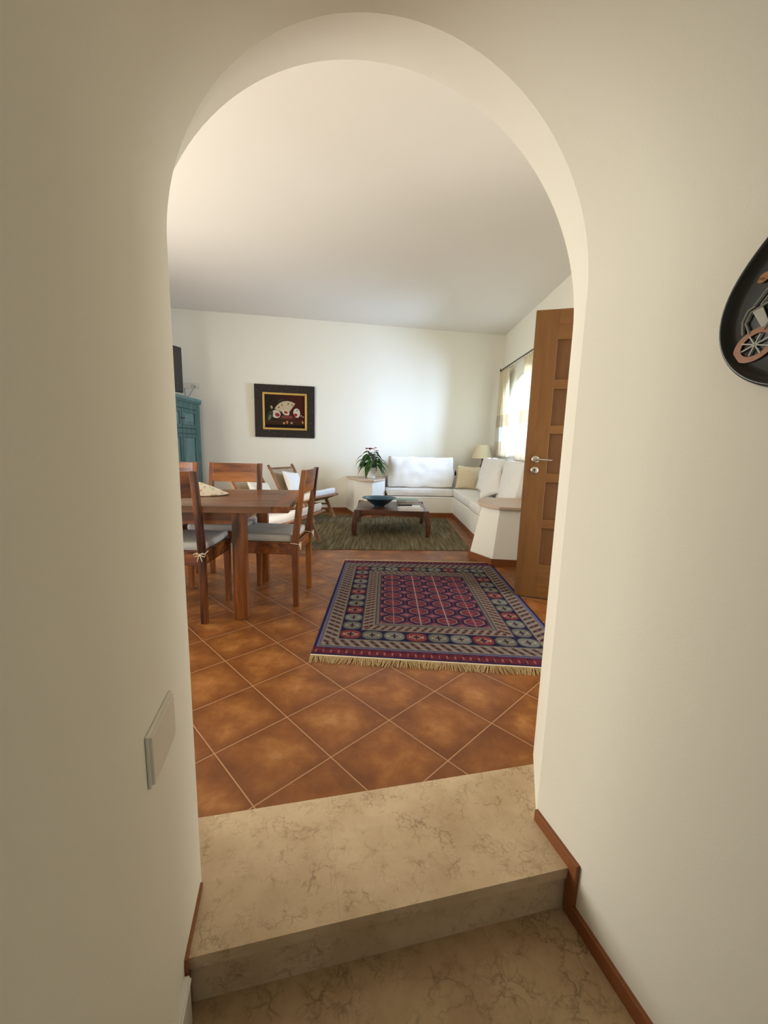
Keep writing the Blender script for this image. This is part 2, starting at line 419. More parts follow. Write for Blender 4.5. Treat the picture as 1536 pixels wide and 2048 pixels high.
# floors
pl = xy(-3.9, N1); 
fl = MB()
a = SN(-3.9, 1.165); b = SN(2.6, 1.165)
fl.prism([(a.x, a.y), (b.x, b.y), (2.3, 8.0), (-3.8, 8.0)], -0.12, 0.0)
struct(fl.build('floor', MAT['tiles']))
st = MB(); st.prism([xy(-0.44, 0.800), xy(0.10, 0.806), xy(0.10, 1.165), xy(-0.44, 1.165)], -0.032, 0.0)
st.prism([xy(0.1001, 0.806), xy(0.96, 0.812), xy(0.96, 1.165), xy(0.1001, 1.165)], -0.032, 0.0)
st.prism([xy(-0.44, 0.812), xy(0.96, 0.822), xy(0.96, 1.165), xy(-0.44, 1.165)], -0.16, -0.032)
o = st.build('floor_step', MAT['marble'], bevel=0.0007); struct(o)
lf = MB(); lf.prism([xy(-1.6, -2.3), xy(1.7, -2.3), xy(1.7, 0.83), xy(-1.6, 0.83)], ZL-0.1, ZL)
struct(lf.build('floor_hall', MAT['marble2']))

# the hall is a narrow barrel-vaulted passage that ends in the arch; each half runs from floor to crown
def corridor(side):
    mb = MB(); prof = [(RN, ZL-0.05), (RN, 0.0), (RN, 0.5), (RN, 1.0), (RN, 1.3)]
    NA = 44
    for i in range(NA+1):
        th = math.pi/2*i/NA; prof.append((RN*math.cos(th), ZSN+RN*math.sin(th)))
    ns = [N0-(N0+2.2)*(k/26.0)**1.3 for k in range(27)]
    for n in ns:
        for q, z in prof:
            w = q*(1+(max(0, N0-n)*0.06/RN if side > 0 else 0))
            mb.v.append(tuple(SN(SCN+side*w, n, z)))
    nc = len(prof)
    for a in range(len(ns)-1):
        for b in range(nc-1): mb.f.append((a*nc+b, a*nc+b+1, (a+1)*nc+b+1, (a+1)*nc+b))
    return mb
for side, nm in ((-1, 'wall_corridor_left'), (1, 'wall_corridor_right')):
    o = corridor(side).build(nm, MAT['wall'], smooth=True, weld=True); struct(o)
# arch reveal (jambs and soffit)
def contour(sc, r, zs, n, k=64, z0=-0.0):
    P = [SN(sc-r, n, z0), SN(sc-r, n, zs*0.5)]
    for i in range(k+1):
        th = math.pi-math.pi*i/k; P.append(SN(sc+r*math.cos(th), n, zs+r*math.sin(th)))
    P += [SN(sc+r, n, zs*0.5), SN(sc+r, n, z0)]
    return P
cn = contour(SCN, RN, ZSN, N0, z0=-0.001); cf = contour(SCF, RF, ZSF, N1, z0=-0.001)
mb = MB(); steps = 6
for j in range(steps+1):
    mb.v += [tuple(a.lerp(b, j/steps)) for a, b in zip(cn, cf)]
nc = len(cn)
for j in range(steps):
    for i in range(nc-1): mb.f.append((j*nc+i, j*nc+i+1, (j+1)*nc+i+1, (j+1)*nc+i))
struct(mb.build('wall_archway', MAT['wall'], autosmooth=35))
# room-side face of the arch wall
mb = MB(); outer = []
for i, p in enumerate(cf):
    u = i/(nc-1)
    d = Vector((p.dot(E1)-SCF, p.z-1.2))
    # project radially on the rectangle s in [-4,2.6], z in [0,3.1]
    ex = 2.34 if d.x > 0 else 4.26
    ez = 1.9 if d.y > 0 else 1.2
    k = min(ex/abs(d.x) if abs(d.x) > 1e-6 else 1e9, ez/abs(d.y) if abs(d.y) > 1e-6 else 1e9)
    outer.append(SN(SCF+d.x*k, N1, 1.2+d.y*k))
outer[0] = SN(SCF-4.26, N1, 0); outer[-1] = SN(SCF+2.34, N1, 0)
mb.v = [tuple(p) for p in cf]+[tuple(p) for p in outer]
for i in range(nc-1): mb.f.append((i, i+1, nc+i+1, nc+i))
# corner fill triangles
for i in range(nc-1):
    a, b = outer[i], outer[i+1]
    if abs(a.z-b.z) > 1e-4 and (a-b).dot(E1) != 0 and abs((a-b).dot(E1)) > 1e-4:
        cs = max(a.dot(E1), b.dot(E1)) if a.dot(E1) > SCF else min(a.dot(E1), b.dot(E1))
        mb.v.append(tuple(SN(cs, N1, max(a.z, b.z)))); mb.f.append((nc+i, nc+i+1, len(mb.v)-1))
struct(mb.build('wall_arch', MAT['wall']))
# hall end wall, unseen, with an opening added to let light in
mb = MB()
def nbox(mb, s0, s1, n0, n1, z0, z1): mb.prism([xy(s0, n0), xy(s1, n0), xy(s1, n1), xy(s0, n1)], z0, z1)
nbox(mb, -1.0, -0.15, -2.35, -2.2, ZL, 3.0); nbox(mb, 0.65, 1.4, -2.35, -2.2, ZL, 3.0)
nbox(mb, -0.15, 0.65, -2.35, -2.2, ZL, 0.9); nbox(mb, -0.15, 0.65, -2.35, -2.2, 2.1, 3.0)
struct(mb.build('wall_hall_end', MAT['wall']))
# skirting in the corridor (thin terracotta strips following the step)
def sk(mb, side, n0, n1, z0, z1, t=0.011):
    s0 = SCN+side*RN; ext = (lambda n: (N0-n)*0.06*(1 if side > 0 else 0))
    a0, a1 = s0+ext(n0), s0+ext(n1)
    mb.prism([xy(a0-side*t, n0), xy(a1-side*t, n1), xy(a1+side*0.002, n1), xy(a0+side*0.002, n0)], z0, z1)
mb = MB(); sk(mb, 1, 0.962, 0.782, -0.001, 0.036); sk(mb, 1, 0.812, 0.782, ZL, 0.002); sk(mb, 1, 0.785, -2.1, ZL, ZL+0.045)
struct(mb.build('baseboard_right', MAT['terracotta'], bevel=0.0015))
mb = MB(); sk(mb, -1, 0.955, 0.790, 0.0, 0.014, 0.006); sk(mb, -1, 0.812, 0.788, ZL, 0.002, 0.006); sk(mb, -1, 0.785, -2.1, ZL, ZL+0.02)
struct(mb.build('baseboard_left', MAT['terracotta'], bevel=0.0015))
mb = MB(); sk(mb, -1, 0.782, 0.2, ZL, ZL+0.125, 0.013); sk(mb, -1, 0.7825, 0.2, ZL+0.112, ZL+0.118, 0.016)
struct(mb.build('trim_1', MAT['white'], bevel=0.003))

# living room: ceiling, back wall, side walls
mb = MB(); a = xy(-4.2, N1-0.05); b = xy(2.7, N1-0.05)
mb.prism([a, b, (2.5, 8.1), (-3.9, 8.1)], CH, CH+0.15)
struct(mb.build('ceiling', MAT['ceil']))
mb = MB(); mb.prism([(-3.7, wallback(-3.7)), (2.4, wallback(2.4)), (2.4, wallback(2.4)+0.25), (-3.7, wallback(-3.7)+0.25)], 0, CH)
struct(mb.build('wall_back', MAT['wall']))
# window wall with arched opening (ellipse head) and door opening
WY0, WY1, WS, WZ0, WR = 5.40, 6.92, 1.92, 1.04, 0.35
DY0, DY1, DZ = 1.86, 2.76, 2.12
mb = MB(); K = 40; wc = (WY0+WY1)/2; wh = (WY1-WY0)/2
TH = 0.38
for xx in (XW, XW+TH):
    base = len(mb.v)
    arc = [(wc-wh*math.cos(math.pi*i/K), WS+WR*math.sin(math.pi*i/K)) for i in range(K+1)]
    for y, z in arc: mb.v.append((xx, y, z)); mb.v.append((xx, y, CH))
    for i in range(K): mb.f.append((base+2*i, base+2*i+2, base+2*i+3, base+2*i+1))
    def quad(y0, y1, z0, z1):
        q = len(mb.v); mb.v.extend([(xx, y0, z0), (xx, y1, z0), (xx, y1, z1), (xx, y0, z1)]); mb.f.append((q, q+1, q+2, q+3))
    quad(WY1, 7.8, 0, CH); quad(WY0, WY1, 0, WZ0)
    quad(DY1, WY0, 0, CH); quad(DY0, DY1, DZ, CH); quad(1.3, DY0, 0, CH)
def rev(y0, z0, y1, z1):
    q = len(mb.v); mb.v.extend([(XW, y0, z0), (XW+TH, y0, z0), (XW+TH, y1, z1), (XW, y1, z1)]); mb.f.append((q, q+1, q+2, q+3))
for i in range(K): rev(arc[i][0], arc[i][1], arc[i+1][0], arc[i+1][1])
rev(WY0, WZ0, WY0, WS); rev(WY1, WZ0, WY1, WS); rev(WY0, WZ0, WY1, WZ0)
rev(DY0, 0, DY0, DZ); rev(DY1, 0, DY1, DZ); rev(DY0, DZ, DY1, DZ)
struct(mb.build('wall_right', MAT['wall']))
# left wall with a wide glazed door opening out of view
mb = MB(); LY0, LY1, LZ = 1.5, 3.9, 2.3
mb.box(XL-0.25, XL, LY1, 6.9, 0, CH); mb.box(XL-0.25, XL, 0.2, LY0, 0, CH); mb.box(XL-0.25, XL, LY0, LY1, LZ, CH)
struct(mb.build('wall_left', MAT['wall']))
# arched window: frame, mullion, glass, sill
wf = MB(); xg = XW+0.24
def arcpts(k, wh_, wr_, x, zoff=0): return [(x, wc-wh_*math.cos(math.pi*i/k), WS+wr_*math.sin(math.pi*i/k)) for i in range(k+1)]
path = [(xg, WY0+0.03, WZ0+0.03)]+[(xg, p[1], p[2]) for p in arcpts(24, wh-0.03, WR-0.03, xg)]+[(xg, WY1-0.03, WZ0+0.03)]
wf.tube(path+[path[0]], 0.032, 6); wf.box(xg-0.03, xg+0.03, wc-0.03, wc+0.03, WZ0, WS+WR-0.01)
o = struct(wf.build('window_1', MAT['white']))
g = MB(); ring = [(xg, WY0+0.02, WZ0+0.02)]+arcpts(24, wh-0.02, WR-0.02, xg)+[(xg, WY1-0.02, WZ0+0.02)]
n = len(ring); g.v = [(p[0]-0.003, p[1], p[2]) for p in ring]+[(p[0]+0.003, p[1], p[2]) for p in ring]
g.f = [tuple(range(n)), tuple(range(2*n-1, n-1, -1))]+[(i, (i+1) % n, n+(i+1) % n, n+i) for i in range(n)]
g.build('pane', MAT['glass'], o)
sl = MB(); sl.box(XW-0.04, xg-0.03, WY0-0.03, WY1+0.03, WZ0-0.03, WZ0+0.004); sl.build('window_sill', MAT['bench_top'], o, bevel=0.004)
# skirting in the living room
mb = MB()
mb.prism([(-3.37, wallback(-3.37)-0.002), (-0.62, wallback(-0.62)-0.002), (-0.62, wallback(-0.62)-0.014), (-3.37, wallback(-3.37)-0.014)], 0, 0.07)
struct(mb.build('baseboard_back', MAT['terracotta'], bevel=0.002))
mb = MB(); mb.box(XL, XL+0.012, LY1, 6.48, 0, 0.07); struct(mb.build('baseboard_side', MAT['terracotta'], bevel=0.002))
mb = MB(); mb.box(XW-0.012, XW, DY1+0.02, 4.0, 0, 0.07); struct(mb.build('baseboard_window', MAT['terracotta'], bevel=0.002))

# ================================================================== DOOR LEAF (open)
dv = Vector((0.957, -0.290, 0)).normalized()
P0 = Vector((1.035, 3.046, 0)); DW = 0.93
ang = math.atan2(dv.y, dv.x)
door = empty('door_1', P0, ang); struct(door)
# local x along leaf from free edge to hinge, local y thickness (front face at y=0 towards the camera), z up
D = MB()
ST = 0.155; zt = 2.10; zb = 0.012
rails = [(zb, 0.30), (0.595, 0.675), (0.975, 1.055), (1.355, 1.435), (1.735, 1.80), (1.80, zt)]
panels = [(0.30, 0.595), (0.675, 0.975), (1.055, 1.355), (1.435, 1.665), ]
zs = [(0.27, 0.555), (0.62, 0.90), (0.965, 1.25), (1.31, 1.565), (1.63, 1.90)]
D.box(0, ST, 0, 0.045, zb, zt); D.box(DW-ST, DW, 0, 0.045, zb, zt)
D.build('stile', MAT['oakZ'], door, bevel=0.003)
D = MB(); prev = zb
for (a, b) in zs: D.box(ST, DW-ST, 0, 0.045, prev, a); prev = b
D.box(ST, DW-ST, 0, 0.045, prev, zt)
D.build('rail', MAT['oakX'], door, bevel=0.0015)
for (a, b) in zs:
    q = MB(); q.box(ST, DW-ST, 0.016, 0.030, a, b); q.build('panel', MAT['oakpanel'], door)
h = MB(); M = Matrix.Rotation(math.pi/2, 4, 'X')
h.lathe([(0.0, 0), (0.026, 0), (0.026, 0.006), (0.022, 0.009), (0.0, 0.009)], n=24); h.tf(Matrix.Translation((0.072, 0, 1.064)) @ M)
h.tube([(0.072, -0.008, 1.064), (0.072, -0.045, 1.064)], 0.009, 12)
h.tube([(0.070, -0.047, 1.064), (0.10, -0.050, 1.0645), (0.15, -0.048, 1.063), (0.185, -0.044, 1.061)], [0.0095, 0.009, 0.0075, 0.006], 12)
o = h.build('door_handle', MAT['chrome'], door, smooth=False, autosmooth=40); o['label'] = 'satin metal lever handle'
h = MB(); h.lathe([(0.0, 0), (0.026, 0), (0.026, 0.006), (0.022, 0.009), (0.0, 0.009)], n=24); h.tf(Matrix.Translation((0.072, 0, 0.985)) @ M)
o = h.build('keyhole_plate', MAT['chrome'], door, autosmooth=40)
h = MB(); h.box(0.0695, 0.0745, -0.011, -0.0085, 0.974, 0.986); h.box(0.066, 0.078, -0.011, -0.0085, 0.984, 0.994); h.build('keyhole', MAT['black'], o)
fr = MB(); fr.box(XW-0.10, XW+0.06, 2.765, 2.84, 0, 2.16); fr.box(XW-0.012, XW+0.06, DY0-0.06, DY0, 0, 2.16); fr.box(XW-0.012, XW+0.06, DY0-0.06, 2.84, 2.10, 2.16)
struct(fr.build('trim_2', MAT['oakZ'], bevel=0.003))

# ================================================================== CORNER BENCH (masonry), with ledges
def bf(x): return 6.57+0.09*x           # front of the seat along the back wall
def lg(x): return 7.05+0.09*x           # front of the ledge behind it
XS = 1.136                               # front of the seat under the window
bench = empty('corner_bench', (0.6, 6.8, 0))
tag(bench, 'long white masonry corner bench built along the back wall and under the window', 'bench')
def loc(o, root): o.location = -Vector(root.location); return o
def loc0(mb, root):
    c = Vector(root.location); mb.v = [(v[0]-c.x, v[1]-c.y, v[2]-c.z) for v in mb.v]; return mb
G = 0.006
m = MB()
m.prism([(0.012, bf(0)+0.002), (XS, bf(XS)), (XS, 4.80), (XW-G, 4.80), (XW-G, wallback(XW)-G), (0.012, wallback(0.012)-G)], 0.0, 0.335)
loc0(m, bench).build('seat_base', MAT['bench_wall'], bench, bevel=0.012)
m = MB()
m.prism([(0.012, lg(0.012)), (1.74, lg(1.74)-0.0), (1.74, 4.80), (XW-G, 4.80), (XW-G, wallback(XW)-G), (0.012, wallback(0.012)-G)], 0.335, 0.655)
loc0(m, bench).build('back_ledge', MAT['bench_wall'], bench, bevel=0.012)
m = MB(); t_ = 0.010
m.prism([(0.012, bf(0)-t_), (XS-t_, bf(XS)-t_), (XS-t_, bf(XS)), (0.012, bf(0)+0.002)], 0, 0.07)
m.prism([(XS-t_, bf(XS)), (XS, bf(XS)), (XS, 4.82), (XS-t_, 4.82)], 0, 0.07)
loc0(m, bench).build('skirting', MAT['terracotta'], bench)

# left plinth (faceted) with slab
pb = empty('plinth', (-0.3, 6.75, 0)); tag(pb, 'white faceted masonry plinth under the potted plant, left end of the bench', 'plinth')
base = [(-0.66, wallback(-0.66)-G), (-0.485, 6.47), (-0.195, 6.36), (0.006, 6.62), (0.006, wallback(0.006)-G)]
m = MB(); m.prism(base, 0, 0.585); loc0(m, pb).build('body', MAT['bench_wall'], pb, bevel=0.004)
topp = [(-0.665, wallback(-0.66)-G), (-0.60, 6.72), (-0.435, 6.37), (-0.30, 6.29), (-0.17, 6.28), (0.008, 6.60), (0.008, wallback(0.006)-G)]
m = MB(); m.prism(topp, 0.586, 0.617); loc0(m, pb).build('slab', MAT['bench_top'], pb, bevel=0.006)
def outline_skirt(poly, i0, i1, t=0.010, z=0.07):
    m = MB(); c = Vector((sum(p[0] for p in poly)/len(poly), sum(p[1] for p in poly)/len(poly)))
    for i in range(i0, i1):
        a = Vector(poly[i]); b = Vector(poly[i+1]); d = (b-a).normalized(); nrm = Vector((d.y, -d.x))
        if nrm.dot((a+b)/2-c) < 0: nrm = -nrm
        m.prism([tuple(a-d*t*0.4), tuple(b+d*t*0.4), tuple(b+nrm*t+d*t*0.4), tuple(a+nrm*t-d*t*0.4)], 0, z)
    return m
loc0(outline_skirt(base, 0, 3), pb).build('skirting', MAT['terracotta'], pb)
# near plinth, tapering, with slab
pn = empty('plinth', (1.5, 4.4, 0)); tag(pn, 'large white faceted masonry plinth with wooden slab beside the open door', 'plinth')
b0 = [(1.13, 4.78), (0.905, 4.17), (1.068, 3.87), (1.30, 3.845), (XW-G, 3.85), (XW-G, 4.78)]
b1 = [(1.22, 4.78), (1.03, 4.26), (1.155, 4.025), (1.36, 4.01), (XW-G, 4.01), (XW-G, 4.78)]
m = MB(); m.prism(b0, 0, 0.535, b1); loc0(m, pn).build('body', MAT['bench_wall'], pn, bevel=0.004)
t1 = [(1.16, 4.79), (1.045, 4.52), (1.005, 4.27), (1.045, 4.11), (1.14, 3.995), (1.34, 3.975), (XW-G, 3.975), (XW-G, 4.79)]
m = MB(); m.prism(t1, 0.536, 0.568); loc0(m, pn).build('slab', MAT['bench_top'], pn, bevel=0.008)
loc0(outline_skirt(b0, 0, 4), pn).build('skirting', MAT['terracotta'], pn)

# bench cushions (each a thing)
def cush_thing(name, label, mat, lx, ly, lz, loc_, rx=0, ry=0, rz=0, group=None, piping=True, **kw):
    m = MB(); cushion(m, lx, ly, lz, Matrix.Identity(4), **kw)
    o = m.build(name, mat, smooth=True, weld=True)
    o.location = loc_; o.rotation_euler = (TM((0, 0, 0), rx, ry, rz)).to_euler()
    tag(o, label, 'cushion', group)
    return o
ZC = 0.337
cush_thing('seat_cushion', 'long cream seat cushion on the bench against the back wall', MAT['fabric'], 1.125, 0.475, 0.105, (0.578, bf(0.57)+0.245, ZC+0.061), rz=math.atan(0.09), bulge=0.10, e=0.22, seed=1)
cush_thing('seat_cushion', 'cream seat cushion in the corner of the bench below the curtained window', MAT['fabric'], 0.60, 1.52, 0.105, (XS+0.296, 6.205, ZC+0.061), bulge=0.10, e=0.2, seed=4, wr=0.010)
cush_thing('seat_cushion', 'cream seat cushion on the bench next to the near plinth', MAT['fabric'], 0.60, 0.60, 0.105, (XS+0.29, 5.13, ZC+0.061), bulge=0.12, e=0.25, seed=9, wr=0.008)
o = cush_thing('back_cushion', 'wide cream back cushion standing against the back wall', MAT['fabric'], 1.12, 0.52, 0.13, (0.605, 6.955, 0.712), rx=math.radians(79), rz=math.atan(0.09), bulge=0.6, e=0.3, seed=12, wr=0.022)
cush_thing('back_cushion', 'cream back cushion leaning on the window ledge nearest the room corner', MAT['fabric'], 1.08, 0.54, 0.13, (1.625, 6.24, 0.725), rx=math.radians(79), rz=math.radians(-90), bulge=0.5, e=0.28, seed=15, wr=0.012)
cush_thing('back_cushion', 'cream back cushion leaning on the window ledge just left of the door', MAT['fabric'], 0.84, 0.54, 0.13, (1.655, 5.24, 0.715), rx=math.radians(78), rz=math.radians(-90), bulge=0.5, e=0.28, seed=19, wr=0.008)
def pillow_thing(label, mat, w, h, t, loc_, rx, ry, rz, seed=0):
    m = MB(); pillow(m, w, h, t, Matrix.Identity(4), seed=seed)
    o = m.build('throw_pillow', mat, smooth=True, weld=True); o.location = loc_; o.rotation_euler = TM((0, 0, 0), rx, ry, rz).to_euler()
    tag(o, label, 'pillow'); return o
pillow_thing('square beige textured throw pillow in the corner below the lamp', MAT['pillow'], 0.40, 0.41, 0.12, (1.405, 6.915, 0.645), math.radians(-14), math.radians(4), math.radians(-4), 3)
pillow_thing('cream throw pillow tipped over against the window-side back cushions', MAT['fabric'], 0.40, 0.40, 0.12, (1.475, 5.66, 0.660), math.radians(-20), math.radians(-22), math.radians(-66), 8)

# ================================================================== CURTAINS, ROD
rod = empty('curtain_rod', (1.945, 6.45, 2.47)); tag(rod, 'thin wrought iron curtain rod above the arched window', 'curtain rod')
r = MB(); r.tube([(0, -0.95, 0.0), (0, 0.84, 0.0)], 0.010, 10); r.build('pole', MAT['iron'], rod, smooth=False, autosmooth=40)
for sy in (-0.955, 0.85):
    f = MB(); f.lathe([(0.001, -0.02), (0.014, -0.015), (0.018, 0), (0.014, 0.015), (0.001, 0.02)], n=16)
    f.tube([(0, 0, 0), (0, 0.02*(1 if sy > 0 else -1), 0.03), (0, 0.035*(1 if sy > 0 else -1), 0.045)], [0.006, 0.006, 0.003], 8)
    f.tf(Matrix.Translation((0, sy, 0))); f.build('finial', MAT['iron'], rod, autosmooth=50)
for sy in (-0.80, 0.74):
    f = MB(); f.tube([(0.0, sy, 0), (0.093, sy, -0.005)], 0.006, 8); f.build('bracket', MAT['iron'], rod)
def ring_mb(y):
    f = MB(); f.tube([(0, y+0.0, 0.0)]+[(0.022*math.sin(a), y+0.0, -0.006-0.018+0.022*math.cos(a)) for a in [2*math.pi*k/14 for k in range(15)]][1:], 0.0028, 6)
    return f
for y in [0.80, 0.70, 0.60, 0.50, 0.40, 0.28, -0.42, -0.52, -0.62, -0.72, -0.82]:
    ring_mb(y).build('ring', MAT['iron'], rod)
def curtain(name, label, y0, y1, y0b, y1b, z0, z1, nf, seed):
    m = MB(); rnd = random.Random(seed); ph = rnd.random()*6
    def fn(u, v):
        z = z0+(z1-z0)*v; k = 1-v
        a = y0+(y0b-y0)*k; b = y1+(y1b-y1)*k
        y = a+(b-a)*u
        amp = 0.018+0.014*k
        x = math.sin(u*nf*2*math.pi+ph+0.6*math.sin(v*3+u*4))*amp+0.008*math.sin(u*17+v*5)
        return (1.943+x-0.012, y, z)
    m.grid(fn, 110, 40)
    o = m.build(name, MAT['curtain'], smooth=True)
    s = o.modifiers.new('solid', 'SOLIDIFY'); s.thickness = 0.0015
    tag(o, label, 'curtain'); return o
curtain('curtain', 'banded cream curtain at the far side of the window, beside the corner lamp', 6.74, 7.27, 6.56, 7.20, 1.015, 2.425, 5, 2)
curtain('curtain', 'banded cream curtain at the near side of the window, next to the open door', 5.50, 5.98, 5.45, 6.14, 0.965, 2.425, 5, 5)

# ================================================================== LAMP + small things on the ledge
lamp = empty('table_lamp', (1.70, 7.20, 0.656)); tag(lamp, 'table lamp with beige conical shade on the corner ledge', 'lamp')
m = MB(); m.lathe([(0.001, 0), (0.06, 0), (0.065, 0.02), (0.05, 0.05), (0.055, 0.10), (0.045, 0.17), (0.02, 0.22), (0.016, 0.26), (0.016, 0.36), (0.001, 0.36)], n=28)
m.build('base', MAT['brownceramic'], lamp, autosmooth=50)
m = MB(); m.lathe([(0.190, 0.315), (0.100, 0.545), (0.097, 0.545), (0.187, 0.315)], n=40)
m.f = m.f[:-2]; n = 40; m.f += [(3*n+k, 3*n+(k+1) % n, (k+1) % n, k) for k in range(n)]
m.build('lamp_shade', MAT['shade'], lamp, autosmooth=60)
m = MB(); m.tube([(0, 0, 0.35), (0, 0, 0.54)], 0.005, 8); m.tube([(-0.098, 0, 0.54), (0.098, 0, 0.54)], 0.003, 6); m.build('shade_carrier', MAT['iron'], lamp)
for i, (x, c, w, hh, lab) in enumerate([(1.19, 'greycover', 0.05, 0.07, 'small grey box on the ledge right of the wide back cushion'), (1.245, 'black', 0.022, 0.095, 'small dark bottle between two boxes on the corner ledge'), (1.30, 'brownceramic', 0.05, 0.085, 'small brown box on the ledge behind the beige pillow')]):
    m = MB()
    if i == 1: m.lathe([(0.001, 0), (0.014, 0), (0.014, 0.06), (0.006, 0.075), (0.006, hh), (0.001, hh)], n=16)
    else: m.box(-w/2, w/2, -0.03, 0.03, 0, hh)
    root = m.build('bottle' if i == 1 else 'box', MAT[c], bevel=0.002); root.location = (x, lg(x)+0.055, 0.656)
    tag(root, lab, 'bottle' if i == 1 else 'box')

# ================================================================== POTTED PLANT
pp = empty('potted_plant', (-0.225, 6.66, 0.618)); tag(pp, 'anthurium with dark leaves and pink flowers in a white pot on the plinth', 'plant')
m = MB(); m.lathe([(0.001, 0), (0.062, 0), (0.064, 0.005), (0.086, 0.17), (0.080, 0.172), (0.074, 0.15), (0.001, 0.15)], n=32)
m.build('pot', MAT['pot'], pp, autosmooth=50)
m = MB(); m.lathe([(0.001, 0.13), (0.0738, 0.13), (0.0738, 0.153), (0.001, 0.155)], n=20); m.build('soil', m_plain('potting_soil', (50, 38, 28), 0.95, 0.3, 60), pp)
rnd = random.Random(11)
def leaf_mb(m, base, tip_dir, length, width, droop, mtwist=0.0):
    d = Vector(tip_dir).normalized(); side = d.cross(Vector((0, 0, 1)))
    if side.length < 0.1: side = Vector((1, 0, 0))
    side.normalize(); n = 8
    top = len(m.v); rows = []
    for j in range(n+1):
        t = j/n
        w = width*math.sin(min(1, (t*1.02))**0.75*math.pi)**0.9*(1-0.35*t) if 0 < t < 1 else 0.0005
        c = Vector(base)+d*length*t+Vector((0, 0, -droop*length*t*t))
        fold = w*0.28
        rows.append([c+side*w/2+Vector((0, 0, fold)), c, c-side*w/2+Vector((0, 0, fold))])
    for r_ in rows: m.v += [tuple(p) for p in r_]
    for j in range(n):
        for i in range(2): m.f.append((top+j*3+i, top+j*3+i+1, top+(j+1)*3+i+1, top+(j+1)*3+i))
lm = MB(); stem = MB()
for i in range(52):
    a = rnd.random()*2*math.pi; ring = rnd.random()
    rad = 0.04+0.09*ring; hgt = 0.40-0.20*ring+rnd.uniform(-0.05, 0.04)
    bx = 0.04*math.cos(a); by = 0.04*math.sin(a)
    p = Vector((rad*math.cos(a)*1.0, rad*math.sin(a)*0.9, max(0.17, hgt)))
    stem.tube([(bx*0.6, by*0.6, 0.15), (p.x*0.45, p.y*0.45, p.z*0.75), tuple(p)], 0.0022, 5)
    leaf_mb(lm, p, (math.cos(a), math.sin(a), 0.15-0.55*ring), rnd.uniform(0.11, 0.15), rnd.uniform(0.075, 0.105), rnd.uniform(0.5, 1.1))
for a, rr, z in ((-0.15, 0.20, 0.25), (0.05, 0.17, 0.30), (-0.4, 0.17, 0.22), (3.2, 0.16, 0.36), (3.4, 0.17, 0.30)):
    p = Vector((rr*math.cos(a)*0.9, rr*math.sin(a)*0.9, z)); stem.tube([(0, 0, 0.15), (p.x*0.5, p.y*0.5, z*0.9), tuple(p)], 0.0022, 5)
    leaf_mb(lm, p, (math.cos(a), math.sin(a), -0.25), 0.13, 0.05, 0.7)
stem.build('stem', m_plain('plant_stem', (70, 100, 50), 0.5), pp)
o = lm.build('foliage', MAT['leaf'], pp, smooth=True); s = o.modifiers.new('s', 'SOLIDIFY'); s.thickness = 0.001
for (x, y, z, mt, sc) in ((-0.03, -0.03, 0.455, 'spathe', 1.5), (-0.085, -0.02, 0.462, 'spathe', 1.1), (0.05, 0.0, 0.478, 'spathe2', 0.9), (0.07, -0.02, 0.43, 'spathe2', 1.0)):
    f = MB()
    for da in (-0.5, 0.5, 2.6): leaf_mb(f, (x, y, z), (math.cos(da-0.6), math.sin(da-0.6)*0.6, 0.45), 0.06*sc, 0.05*sc, 0.3)
    f.tube([(x*0.3, y*0.3, 0.16), (x*0.8, y, z*0.75), (x, y, z)], 0.002, 5)
    o = f.build('flower', MAT[mt], pp, smooth=True); o['label'] = 'crimson spathe' if mt == 'spathe' else 'pale pink spathe'
    sp_ = MB(); sp_.tube([(x, y, z), (x+0.012, y-0.012, z+0.022)], [0.003, 0.002], 6); sp_.build('spadix', MAT['gold'], o)

